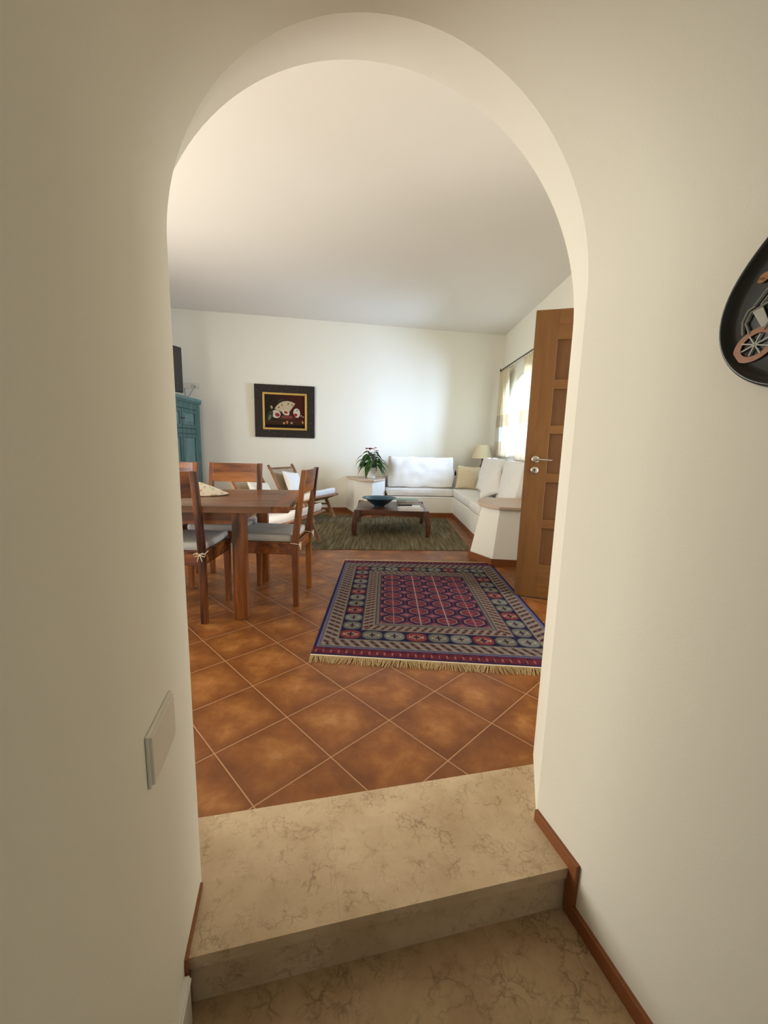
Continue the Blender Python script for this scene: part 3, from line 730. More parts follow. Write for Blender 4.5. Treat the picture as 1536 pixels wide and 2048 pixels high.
# ================================================================== PICTURE
def painting_col(u, v):
    """still life: pale fan shaped fruit, red flesh slices, small nuts on a dark table. u,v arrays 0..1, v up"""
    H_, W_ = u.shape; C = np.zeros((H_, W_, 3))
    C[:] = (46, 26, 16)
    t = np.clip(u*1.4-0.1, 0, 1)[..., None]; C[:] = (40, 34, 22)*(1-t)+np.array((74, 30, 20))*t
    rng = np.sin(u*31+v*17)*np.sin(v*43-u*11)
    C += (rng*4)[..., None]
    tab = v < 0.20; C[tab] = (62, 38, 22); C[v < 0.10] = (28, 14, 8)
    C[(np.abs(v-0.2) < 0.012)] = (84, 56, 34)
    def ell(cx, cy, a, b, rot, col, cond=None):
        c, s = math.cos(rot), math.sin(rot); x = (u-cx)*1.18; y = v-cy
        q = ((x*c+y*s)/a)**2+((-x*s+y*c)/b)**2; mk = q < 1
        if cond is not None: mk &= cond
        C[mk] = col; return mk, q
    # leaves at the back
    ell(0.40, 0.84, 0.10, 0.025, 0.5, (58, 60, 36)); ell(0.47, 0.80, 0.09, 0.025, -0.7, (52, 56, 34)); ell(0.36, 0.78, 0.06, 0.02, 0.9, (54, 58, 36))
    # fan
    x = (u-0.56)*1.18; y = v-0.42; rr = np.hypot(x, y); aa = np.arctan2(y, x)
    fan = (rr < 0.40) & (aa > 0.95) & (aa < 2.75); C[fan] = (206, 186, 148)
    C[fan & (np.abs(np.sin(aa*16)) < 0.22)] = (176, 152, 116)
    for k, a_ in enumerate((1.1, 1.5, 2.1, 2.45)):
        ell(0.56+0.32*math.cos(a_)/1.18, 0.42+0.32*math.sin(a_), 0.02, 0.02, 0, (70, 34, 30))
    # slices
    ell(0.28, 0.42, 0.13, 0.12, -0.5, (214, 198, 176)); ell(0.31, 0.40, 0.07, 0.055, -0.3, (150, 52, 44)); ell(0.20, 0.47, 0.02, 0.015, 0, (70, 34, 30))
    ell(0.52, 0.47, 0.11, 0.075, -0.4, (220, 204, 176)); ell(0.52, 0.48, 0.06, 0.04, -0.3, (160, 60, 46))
    ell(0.79, 0.47, 0.10, 0.14, 0.1, (216, 200, 178)); ell(0.76, 0.41, 0.055, 0.05, 0.1, (156, 52, 44)); ell(0.80, 0.55, 0.02, 0.015, 0, (80, 40, 34))
    ell(0.55, 0.33, 0.17, 0.07, 0.0, (132, 70, 58)); ell(0.55, 0.285, 0.24, 0.028, 0.0, (92, 52, 34))
    # glass at left
    ell(0.13, 0.36, 0.075, 0.15, -0.35, (60, 66, 44)); ell(0.12, 0.31, 0.03, 0.09, -0.4, (120, 118, 96)); ell(0.17, 0.62, 0.03, 0.05, 0.2, (178, 168, 120))
    for cx, cy, a_, b_, c_ in ((0.47, 0.15, 0.03, 0.03, (196, 170, 110)), (0.55, 0.18, 0.03, 0.05, (206, 120, 60)), (0.66, 0.16, 0.03, 0.03, (188, 160, 104)), (0.94, 0.19, 0.025, 0.05, (196, 160, 104)), (0.90, 0.39, 0.018, 0.022, (210, 180, 160)), (0.95, 0.36, 0.018, 0.022, (210, 180, 160))):
        ell(cx, cy, a_, b_, 0.3 if cx > 0.9 else 0, c_)
    return C
def colored_grid(name, fn, nu, nv, colfn, mat, parent=None):
    m = MB(); m.grid(fn, nu, nv)
    me = bpy.data.meshes.new(name); me.from_pydata(m.v, [], m.f); me.update()
    u, v = np.meshgrid(np.linspace(0, 1, nu+1), np.linspace(0, 1, nv+1))
    c = np.clip(colfn(u, v)/255.0, 0, 1); c = np.where(c <= 0.04045, c/12.92, ((c+0.055)/1.055)**2.4)
    rgba = np.concatenate([c, np.ones(c.shape[:2]+(1,))], 2).reshape(-1).astype(np.float32)
    at = me.color_attributes.new('Col', 'FLOAT_COLOR', 'POINT'); at.data.foreach_set('color', rgba)
    me.materials.append(mat); o = bpy.data.objects.new(name, me); COL.objects.link(o)
    if parent is not None: o.parent = parent
    return o
pic = empty('framed_picture', (-1.655, wallback(-1.655)-0.012, 1.65), math.atan(0.19)); pic.rotation_euler = (math.radians(1.0), 0, math.atan(0.19))
tag(pic, 'still life painting in a wide black frame with gilt inner edge on the back wall', 'picture')
def frame_mb(w, h, wi, hi, y0, y1):
    m = MB()
    o4 = [(-w/2, -h/2), (w/2, -h/2), (w/2, h/2), (-w/2, h/2)]; i4 = [(-wi/2, -hi/2), (wi/2, -hi/2), (wi/2, hi/2), (-wi/2, hi/2)]
    for k in range(4):
        a, b, c, d = o4[k], o4[(k+1) % 4], i4[(k+1) % 4], i4[k]
        m.add([(p[0], y, p[1]) for y in (y0, y1) for p in (a, b, c, d)], [(0, 1, 2, 3), (7, 6, 5, 4), (0, 4, 5, 1), (1, 5, 6, 2), (2, 6, 7, 3), (3, 7, 4, 0)])
    return m
def m_blackframe():
    t = NT('black_flowered_frame'); v = t.coord(); vo = t.n('ShaderNodeTexVoronoi'); t.t.links.new(v, vo.inputs['Vector']); vo.inputs['Scale'].default_value = 16
    k = t.ramp(vo.outputs['Distance'], [(0.10, (1, 1, 1)), (0.26, (0, 0, 0))])
    col = t.mix(t.math('MULTIPLY', k, 0.35), L4((38, 28, 22)), L4((112, 92, 66))); return t.out(col, 0.55, 0, 0.3)
frame_mb(0.95, 0.83, 0.70, 0.585, -0.022, 0.004).build('frame', m_blackframe(), pic, bevel=0.003)
frame_mb(0.702, 0.587, 0.635, 0.52, -0.030, -0.004).build('inner_frame', MAT['gold'], pic, bevel=0.006)['label'] = 'gilt inner edge'
colored_grid('canvas', lambda u, v: (-0.32+0.64*u, -0.008, -0.2625+0.525*v), 200, 165, painting_col, m_attr('painted_canvas', 0.5, 0.15, 300), pic)
m = MB(); m.lathe([(0.001, -0.006), (0.006, 0), (0.001, 0.006)], n=8); m.tf(Matrix.Translation((0.02, -0.004, 0.425))); m.build('hanging_nail', MAT['iron'], pic)

# ================================================================== CABINET + TV + OUTLET
cab = empty('cupboard', (-3.12, 5.86, 0)); tag(cab, 'tall teal painted cupboard with carved cornice at the left wall', 'cupboard')
cx0, cx1, cy0, cy1, ct = -3.37+3.12, -2.885+3.12, 5.28-5.86, 6.44-5.86, 1.69
m = MB(); m.box(cx0, cx1-0.03, cy0, cy1, 0.08, ct); m.box(cx1-0.03, cx1, cy1-0.13, cy1, 0.0, ct); m.box(cx1-0.03, cx1, cy0, cy0+0.13, 0.0, ct)
m.box(cx1-0.03, cx1, cy0+0.13, cy1-0.13, 1.60, ct); m.box(cx1-0.03, cx1, cy0+0.13, cy1-0.13, 1.245, 1.315); m.box(cx1-0.03, cx1, cy0+0.13, cy1-0.13, 0.06, 0.16)
m.box(cx0, cx0+0.06, cy0, cy0+0.06, 0, 0.08); m.box(cx0, cx0+0.06, cy1-0.06, cy1, 0, 0.08)
m.build('carcass', MAT['teal'], cab, bevel=0.004)
m = MB(); m.box(cx0, cx1+0.022, cy0-0.02, cy1+0.022, ct+0.03, ct+0.075); m.box(cx0, cx1+0.012, cy0-0.01, cy1+0.01, ct, ct+0.03)
k = cy0
while k < cy1: m.box(cx1+0.0105, cx1+0.019, k, k+0.018, ct+0.004, ct+0.028); k += 0.032
m.build('cornice', MAT['teal2'], cab, bevel=0.003)
mid = (cy0+cy1)/2
for (za, zb_) in ((1.32, 1.595), (0.165, 1.24)):
    for (ya, yb, sd) in ((cy0+0.133, mid-0.007, 1), (mid+0.007, cy1-0.133, -1)):
        q = MB(); fr_ = 0.055
        q.box(cx1-0.026, cx1+0.004, ya, ya+fr_, za, zb_); q.box(cx1-0.026, cx1+0.004, yb-fr_, yb, za, zb_)
        q.box(cx1-0.026, cx1+0.004, ya+fr_, yb-fr_, za, za+fr_); q.box(cx1-0.026, cx1+0.004, ya+fr_, yb-fr_, zb_-fr_, zb_)
        dr = q.build('door', MAT['teal'], cab, bevel=0.004)
        q = MB(); q.box(cx1-0.022, cx1-0.008, ya+fr_, yb-fr_, za+fr_, zb_-fr_); q.box(cx1-0.012, cx1-0.002, ya+fr_+0.03, yb-fr_-0.03, za+fr_+0.03, zb_-fr_-0.03)
        q.build('panel', MAT['teal2'], dr, bevel=0.005)
        yk = yb-0.025 if sd > 0 else ya+0.025
        q = MB(); q.lathe([(0.001, 0), (0.006, 0.0), (0.006, 0.012), (0.012, 0.018), (0.009, 0.027), (0.001, 0.028)], n=14); q.tf(Matrix.Translation((cx1+0.004, yk, (za+zb_)/2)) @ Matrix.Rotation(math.pi/2, 4, 'Y')); q.build('knob', MAT['iron'], dr, autosmooth=40)
m = MB(); m.box(cx1-0.028, cx1+0.001, mid-0.0068, mid+0.0068, 0.165, 1.595); m.build('door_gap_shade', MAT['black'], cab)  # black strip stands in for the shade between the door leaves
tv = empty('television', (-3.01, 5.56, 1.765)); tag(tv, 'black flat television standing on top of the teal cupboard', 'television')
tv.rotation_euler = (0, 0, math.radians(-15))
# local: screen faces +x, spans y
m = MB(); m.box(-0.035, 0.012, -0.50, 0.42, 0.045, 0.655); m.build('housing', MAT['black'], tv, bevel=0.005)
m = MB(); m.box(0.0125, 0.0140, -0.488, 0.408, 0.06, 0.643); m.build('screen', MAT['screen'], tv)
m = MB(); m.box(-0.09, 0.07, -0.22, 0.12, 0, 0.012); m.box(-0.03, 0.0, -0.09, -0.01, 0.012, 0.06); m.build('stand', MAT['black'], tv, bevel=0.003)
ou = empty('wall_outlet', (-3.04, wallback(-3.04)-0.006, 1.99), math.atan(0.19)); tag(ou, 'white double socket plate on the back wall above the cupboard', 'socket')
m = MB(); m.box(-0.125, -0.004, -0.006, 0.004, -0.042, 0.042); m.box(0.004, 0.125, -0.006, 0.004, -0.042, 0.042); m.build('plate', MAT['white'], ou, bevel=0.003)
m = MB(); m.lathe([(0.001, 0), (0.014, 0), (0.012, 0.022), (0.001, 0.024)], n=14); m.tf(Matrix.Translation((0.06, -0.006, 0)) @ Matrix.Rotation(math.pi/2, 4, 'X')); m.build('plug', MAT['white'], ou, autosmooth=40)
wx, wy = -3.04, wallback(-3.04)
for pts, lab in (([(wx+0.062, wy-0.03, 1.985), (wx+0.03, wy-0.035, 1.93), (wx-0.02, wy-0.05, 1.84), (wx-0.07, wy-0.09, 1.782), (wx-0.11, wy-0.16, 1.768)], 'thin cable hanging from the plug of the double socket'),
                 ([(wx-0.11, wy-0.014, 1.97), (wx-0.10, wy-0.03, 1.90), (wx-0.08, wy-0.06, 1.82), (wx-0.085, wy-0.10, 1.775), (wx-0.13, wy-0.17, 1.768)], 'thin cable nearer the television, left of the plug')):
    m = MB(); m.tube(pts, 0.0035, 6); o = m.build('cable', m_plain('grey_cable', (110, 100, 92), 0.6), smooth=True); tag(o, lab, 'cable')

# ================================================================== DINING TABLE
tb = empty('dining_table', (-0.585, 2.455, 0), math.radians(6)); tag(tb, 'heavy dark wooden dining table with square legs', 'table')
TLn, TD, TZ = 1.85, 0.955, 0.75
m = MB(); npl = 7
for i in range(npl):
    y0 = TD*i/npl; y1 = TD*(i+1)/npl; m.box(-TLn+0.10, -0.10, y0+0.0006, y1-0.0006, TZ-0.04, TZ)
m.build('top', MAT['tabletop'], tb, bevel=0.001)
for xa, xb in ((-0.0995, 0), (-TLn, -TLn+0.0995)):
    m = MB(); m.box(xa, xb, 0, TD, TZ-0.04, TZ); m.build('breadboard_end', MAT['sheeshamY'], tb, bevel=0.002)
m = MB(); ins = 0.10
for (xa, xb, ya, yb) in ((-TLn+0.30, -0.30, 0.085, 0.105), (-TLn+0.30, -0.30, TD-0.105, TD-0.085), (-0.325, -0.305, 0.14, TD-0.14), (-TLn+0.305, -TLn+0.325, 0.14, TD-0.14)):
    m.box(xa, xb, ya, yb, 0.625, TZ-0.04)
m.build('apron', MAT['sheeshamX'], tb, bevel=0.001)
for xa in (-0.355, -TLn+0.275):
    for ya in (0.06, TD-0.14):
        m = MB(); m.box(xa, xa+0.08, ya, ya+0.08, 0, TZ-0.04); m.build('leg', MAT['sheeshamZ'], tb, bevel=0.003)

# floral cloth heap + placemat
def floral(name):
    t = NT(name); v = t.coord(); vo = t.n('ShaderNodeTexVoronoi'); t.t.links.new(v, vo.inputs['Vector']); vo.inputs['Scale'].default_value = 34
    k = t.ramp(vo.outputs['Distance'], [(0.30, (1, 1, 1)), (0.46, (0, 0, 0))])
    fc = t.mix(0.55, vo.outputs['Color'], L4((196, 150, 60)))
    col = t.mix(t.math('MULTIPLY', k, 0.65), L4((232, 222, 200)), fc); return t.out(col, 0.95, 0, 0.1)
m = MB()
def heap(u, v):
    a = 2*math.pi*u; r_ = v
    R = 0.20+0.035*math.sin(3*a+0.5)+0.02*math.sin(5*a)+(0.09*max(0, math.cos(a-0.25))**6)
    x = R*r_*math.cos(a); y = R*r_*0.85*math.sin(a)
    z = 0.125*max(0, 1-r_**1.25)*(1+0.10*math.sin(5*a)*r_)+0.004+0.006*math.sin(7*a)*r_*(r_ > 0.6)+mnoise.noise(Vector((x*14, y*14, 0)))*0.006
    return (x, y, max(0.002, z))
m.grid(heap, 72, 20); o = m.build('floral_cloth', floral('floral_print'), smooth=True, weld=True); o.location = (-1.47, 2.88, 0.75)
s = o.modifiers.new('s', 'SOLIDIFY'); s.thickness = 0.003; s.offset = 1
tag(o, 'heaped cream cloth with yellow and mauve flowers on the dining table', 'cloth')
m = MB(); m.box(-0.44, 0.0, 0.0, 0.17, 0, 0.004); o = m.build('placemat', MAT['whitepad'], bevel=0.0015); o.location = (-1.315, 2.47, 0.75); o.rotation_euler = (0, 0, math.radians(6))
tag(o, 'white placemat on the near edge of the dining table', 'placemat')

# ================================================================== DINING CHAIRS
def bow(m, c, s=1.0):
    c = Vector(c)
    for sg in (-1, 1):
        m.tube([c, c+Vector((sg*0.018, -0.004, 0.010))*s, c+Vector((sg*0.036, -0.004, 0.002))*s, c+Vector((sg*0.030, -0.002, -0.014))*s, c+Vector((sg*0.010, -0.002, -0.006))*s, c], 0.003*s, 6)
        m.tube([c, c+Vector((sg*0.008, -0.006, -0.018))*s, c+Vector((sg*0.014, -0.005, -0.042))*s], 0.003*s, 6)
def make_chair():
    root = empty('dining_chair')
    W2 = 0.225; pw = 0.038
    for sg in (-1, 1):
        m = MB(); x = sg*(W2-pw/2)
        # rear post: straight to the seat, then leaning back
        prof = [(-0.20, 0.0), (-0.195, 0.46), (-0.225, 0.70), (-0.262, 0.96)]
        vs = []; 
        for (y, z), dpt in zip(prof, (0.036, 0.044, 0.040, 0.030)):
            vs += [(x-pw/2, y-dpt/2, z), (x+pw/2, y-dpt/2, z), (x+pw/2, y+dpt/2, z), (x-pw/2, y+dpt/2, z)]
        fs = [(0, 3, 2, 1), (12, 13, 14, 15)]
        for j in range(3):
            for k in range(4): fs.append((j*4+k, j*4+(k+1) % 4, (j+1)*4+(k+1) % 4, (j+1)*4+k))
        m.add(vs, fs); m.build('rear_post', MAT['sheeshamZ'], root, bevel=0.003)
        m = MB(); xx = sg*(W2-0.021)
        m.hexa([(xx-0.017, 0.185, 0), (xx+0.017, 0.185, 0), (xx+0.017, 0.219, 0), (xx-0.017, 0.219, 0)], [(xx-0.021, 0.178, 0.455), (xx+0.021, 0.178, 0.455), (xx+0.021, 0.222, 0.455), (xx-0.021, 0.222, 0.455)])
        m.build('front_leg', MAT['sheeshamZ'], root, bevel=0.003)
    m = MB()
    m.box(-W2+0.04, W2-0.04, 0.195, 0.215, 0.375, 0.45); m.box(-W2+0.04, W2-0.04, -0.207, -0.187, 0.375, 0.45)
    m.box(-W2+0.006, -W2+0.026, -0.18, 0.18, 0.375, 0.45); m.box(W2-0.026, W2-0.006, -0.18, 0.18, 0.375, 0.45)
    m.build('apron', MAT['sheeshamX'], root, bevel=0.002)
    m = MB(); m.box(-W2+0.002, W2-0.002, -0.175, 0.225, 0.450, 0.462); m.build('seat', MAT['sheeshamX'], root, bevel=0.002)
    m = MB(); nn = 14
    def board(u, sgn_, z):
        x = (-1+2*u)*(W2-pw+0.002); yc = -0.232-(z-0.80)*0.14-0.020*(1-(2*u-1)**2)
        return (x, yc+sgn_*0.010, z)
    for z0_, z1_ in ((0.80, 0.957),):
        o_ = len(m.v)
        for i in range(nn+1):
            u = i/nn; m.v += [board(u, -1, z0_), board(u, 1, z0_), board(u, 1, z1_), board(u, -1, z1_)]
        for i in range(nn):
            for k in range(4): m.f.append((o_+i*4+k, o_+i*4+(k+1) % 4, o_+(i+1)*4+(k+1) % 4, o_+(i+1)*4+k))
        m.f += [(o_, o_+1, o_+2, o_+3), (o_+nn*4+3, o_+nn*4+2, o_+nn*4+1, o_+nn*4)]
    m.build('backrest', MAT['sheeshamX'], root, bevel=0.002)
    m = MB(); cushion(m, 0.43, 0.395, 0.046, Matrix.Translation((0, 0.022, 0.487)), bulge=0.30, e=0.25, n=16, wr=0.003)
    cu = m.build('cushion', MAT['seatpad'], root, smooth=True, weld=True)
    for sg in (-1, 1):
        m = MB(); x = sg*(W2-pw/2); z = 0.455; q = 0.026
        m.tube([(x, -0.17, z+0.01), (x-q, -0.17, z+0.006), (x-q, -0.225, z), (x+q, -0.225, z), (x+q, -0.17, z+0.006), (x, -0.17, z+0.01)], 0.003, 6)
        bow(m, (x, -0.228, z-0.002)); m.build('tie', MAT['cord'], cu, smooth=True)
    return root
c0 = make_chair()
spots = [((-1.317, 2.62), 0, 'dark wood dining chair nearest the arch, back to the camera at the table corner'),
         ((-0.795, 2.945), 88, 'dark wood dining chair at the right end of the table, seen from the side'),
         ((-1.278, 3.235), 180, 'dark wood dining chair on the far side of the table, full backrest in view'),
         ((-1.815, 3.215), 180, 'dining chair on the far side of the table, half hidden by the corridor wall')]
for i, ((x, y), a, lab) in enumerate(spots):
    c = c0 if i == 0 else copy_tree(c0)
    c.location = (x, y, 0); c.rotation_euler = (0, 0, math.radians(a)); tag(c, lab, 'chair', 'dining chairs')

# ================================================================== LOUNGE CHAIRS
def make_lounge():
    root = empty('lounge_chair')           # local +x forward, y lateral
    hw = 0.30
    def seatz(x):       # seat profile: dips behind the middle and lifts at the front
        t_ = (x+0.14)/0.54; return 0.262+0.115*max(0, t_)**1.8-0.018*math.sin(min(1, max(0, t_))*math.pi)
    for sg in (-1, 1):
        y = sg*(hw-0.016)
        m = MB(); m.tube([(-0.44, y, 0.80), (-0.41, y, 0.765), (-0.26, y, 0.50), (-0.12, y, 0.27)], [0.019, 0.020, 0.020, 0.019], 12); m.build('back_post', MAT['teakZ'], root, smooth=True)
        m = MB(); m.tube([(-0.16, y, 0.255)]+[(x, y, seatz(x)) for x in (-0.05, 0.05, 0.15, 0.25, 0.35, 0.41)], 0.017, 12); m.build('seat_rail', MAT['teakX'], root, smooth=True)
        m = MB(); m.bar((0.22, y*0.98, 0.30), (0.375, y*0.98, 0.0), 0.028, 0.050, up=(1, 0, 0), wx1=0.028, wy1=0.046); m.build('leg', MAT['teakZ'], root, bevel=0.003)
        m = MB(); m.bar((-0.02, y*0.94, 0.27), (-0.24, y*0.94, 0.0), 0.028, 0.048, up=(1, 0, 0)); m.build('leg', MAT['teakZ'], root, bevel=0.003)
        m = MB(); m.bar((-0.10, y*0.94, 0.19), (0.27, y*0.94, 0.215), 0.020, 0.026); m.build('stretcher', MAT['teakX'], root, bevel=0.002)
    m = MB(); m.tube([(0.405, -hw-0.02, 0.372), (0.405, hw+0.02, 0.372)], 0.019, 12); m.build('front_bar', MAT['teakY'], root, smooth=False, autosmooth=40)
    m = MB(); m.tube([(-0.415, -hw, 0.755), (-0.415, hw, 0.755)], 0.013, 10); m.build('top_bar', MAT['teakY'], root, autosmooth=40)
    m = MB()
    def bk(u, v):
        y = (-1+2*u)*(hw-0.03); t_ = v; x = -0.135-0.27*t_-0.02*math.sin(math.pi*t_)-0.02*(1-(2*u-1)**2); z = 0.27+0.475*t_
        return (x, y, z)
    m.grid(bk, 16, 20); o = m.build('woven_back', MAT['woven'], root, smooth=True); s_ = o.modifiers.new('s', 'SOLIDIFY'); s_.thickness = 0.012; s_.offset = 0
    m = MB(); m.grid(lambda u, v: (-0.14+0.54*v, (-1+2*u)*(hw-0.03), seatz(-0.14+0.54*v)-0.004-0.012*(1-(2*u-1)**2)*math.sin(math.pi*v)), 16, 20)
    o = m.build('woven_seat', MAT['woven'], root, smooth=True); s_ = o.modifiers.new('s', 'SOLIDIFY'); s_.thickness = 0.012; s_.offset = 0
    m = MB(); cushion(m, 0.53, 0.56, 0.085, Matrix.Identity(4), bulge=0.2, e=0.25, n=20, wr=0.006)
    m.v = [(v[0]+0.135, v[1], v[2]+seatz(v[0]+0.135)+0.060) for v in m.v]
    m.build('seat_pad', MAT['whitepad'], root, smooth=True, weld=True)['label'] = 'white seat pad'
    return root
l0 = make_lounge(); l0.location = (-1.235, 6.195, 0.008); l0.rotation_euler = (0, 0, math.radians(-24)); tag(l0, 'low teak lounge chair with woven back, the one nearer the back wall', 'chair', 'woven lounge chairs')
l1 = copy_tree(l0); l1.location = (-1.165, 4.435, 0.008); l1.rotation_euler = (0, 0, math.radians(-15)); tag(l1, 'low teak lounge chair just behind the dining table', 'chair', 'woven lounge chairs')
def loc_on(root, p): return root.matrix_basis @ Vector(p)
for L_, lab in ((l0, 'cream square pillow on the lounge chair nearer the back wall'), (l1, 'cream square pillow on the lounge chair behind the dining table')):
    m = MB(); pillow(m, 0.37, 0.37, 0.12, Matrix.Identity(4), seed=5)
    o = m.build('throw_pillow', MAT['whitepad'], smooth=True, weld=True)
    M_ = L_.matrix_basis @ Matrix.Translation((-0.175, -0.02, 0.545)) @ Matrix.Rotation(math.radians(-30), 4, 'Y') @ Matrix.Rotation(math.radians(90), 4, 'Z') @ Matrix.Rotation(math.radians(9), 4, 'Y')
    o.matrix_world = M_; tag(o, lab, 'pillow')

# ================================================================== COFFEE TABLE + objects
ctb = empty('coffee_table', (0.095, 5.52, 0.008)); tag(ctb, 'low square walnut coffee table with arched aprons on the olive rug', 'table')
TZ2 = 0.325
m = MB(); 
for i in range(6):
    y0 = -0.43+0.86*i/6; m.box(-0.435, 0.435, y0+0.0008, y0+0.86/6-0.0008, TZ2-0.022, TZ2)
m.build('top', MAT['walnutX'], ctb, bevel=0.0015)
def arch_apron(axis, off):
    m = MB(); n = 20; L_ = 0.40; o_ = 0
    for i in range(n+1):
        t_ = -1+2*i/n; zb = TZ2-0.085+0.030*(1-t_**2)**0.6 - (0.02*max(0, abs(t_)-0.85)/0.15)
        for dy in (-0.012, 0.012):
            for z in (zb, TZ2-0.004):
                p = (t_*L_, off+dy, z) if axis == 'x' else (off+dy, t_*L_, z); m.v.append(p)
    for i in range(n):
        a = i*4; b = a+4
        m.f += [(a, b, b+1, a+1), (a+2, a+3, b+3, b+2), (a, a+2, b+2, b), (a+1, b+1, b+3, a+3)]
    m.f += [(0, 1, 3, 2), (n*4, n*4+2, n*4+3, n*4+1)]
    return m
for ax, off in (('x', -0.442), ('x', 0.442), ('y', -0.447), ('y', 0.447)):
    arch_apron(ax, off).build('apron', MAT['walnutX' if ax == 'x' else 'walnutY'], ctb, bevel=0.002)
for sx in (-1, 1):
    for sy in (-1, 1):
        m = MB(); prof = [(0.462, 0.0), (0.470, 0.08), (0.466, 0.16), (0.448, 0.25), (0.437, TZ2+0.004)]; wd = [0.052, 0.058, 0.066, 0.078, 0.070]
        vs = []
        for (q, z), w in zip(prof, wd):
            cx_, cy_ = sx*q, sy*(q+0.006); vs += [(cx_-w/2, cy_-w/2, z), (cx_+w/2, cy_-w/2, z), (cx_+w/2, cy_+w/2, z), (cx_-w/2, cy_+w/2, z)]
        fs = [(0, 3, 2, 1), (16, 17, 18, 19)]
        for j in range(4):
            for k in range(4): fs.append((j*4+k, j*4+(k+1) % 4, (j+1)*4+(k+1) % 4, (j+1)*4+k))
        m.add(vs, fs); m.build('leg', MAT['walnutZ'], ctb, bevel=0.006)
ZT = TZ2+0.008
m = MB(); m.lathe([(0.001, 0.0), (0.072, 0.0), (0.074, 0.012), (0.085, 0.02), (0.15, 0.062), (0.185, 0.098), (0.232, 0.112), (0.233, 0.118), (0.186, 0.106), (0.15, 0.072), (0.08, 0.032), (0.001, 0.024)], n=56)
bw = m.build('bowl', MAT['bowl'], autosmooth=60); bw.location = (-0.065, 5.45, ZT); tag(bw, 'wide dark blue bowl on the coffee table', 'bowl')
def book(name, x0, x1, y0, y1, z0, z1, mat, lab, cat, rz=0, page=True):
    cxx, cyy = (x0+x1)/2, (y0+y1)/2; r_ = empty(name, (cxx, cyy, z0), rz); hx, hy, hh = (x1-x0)/2, (y1-y0)/2, z1-z0; c = 0.0016
    m = MB(); m.box(-hx, hx, -hy, hy, 0, c); m.box(-hx, hx, -hy, hy, hh-c, hh); m.box(-hx, -hx+c, -hy, hy, c, hh-c); m.build('cover', mat, r_)
    m = MB(); m.box(-hx+c, hx-0.003, -hy+0.003, hy-0.003, c, hh-c); m.build('pages', MAT['paper'], r_)
    tag(r_, lab, cat); return r_
book('book', 0.185, 0.49, 5.67, 5.90, ZT, ZT+0.032, MAT['greycover'], 'thick grey brown book at the back of the coffee table, under the green one', 'book')
book('book', 0.18, 0.475, 5.66, 5.89, ZT+0.0325, ZT+0.058, MAT['greencover'], 'green and white covered book on top of the rear stack', 'book', 0.04)
book('magazine', 0.175, 0.50, 5.07, 5.30, ZT, ZT+0.024, MAT['palecover'], 'wider white magazine at the bottom of the front stack on the coffee table', 'magazine')
book('magazine', 0.20, 0.465, 5.09, 5.30, ZT+0.0245, ZT+0.048, MAT['paper'], 'smaller white magazine on top of the front stack, below the remote', 'magazine', -0.05)
rm = empty('remote_control', (0.275, 5.20, ZT+0.049), math.radians(8)); tag(rm, 'black remote control lying on the white magazines', 'remote control')
m = MB(); m.box(-0.085, 0.085, -0.02, 0.02, 0, 0.018); m.build('body', MAT['rubber'], rm, bevel=0.006)
m = MB()
for i in range(7):
    for j in range(3): m.box(-0.065+i*0.02, -0.055+i*0.02, -0.013+j*0.010, -0.007+j*0.010, 0.018, 0.0195)
m.build('buttons', MAT['greycover'], rm)

# ================================================================== RUGS
m = MB(); m.prism([(-1.75, 4.25), (0.99, 4.44), (1.00, 6.50), (-1.55, 6.62)], 0.0, 0.008); o = m.build('rug', MAT['olive'], bevel=0.002)
tag(o, 'olive green flat woven rug under the coffee table and lounge chairs', 'rug')

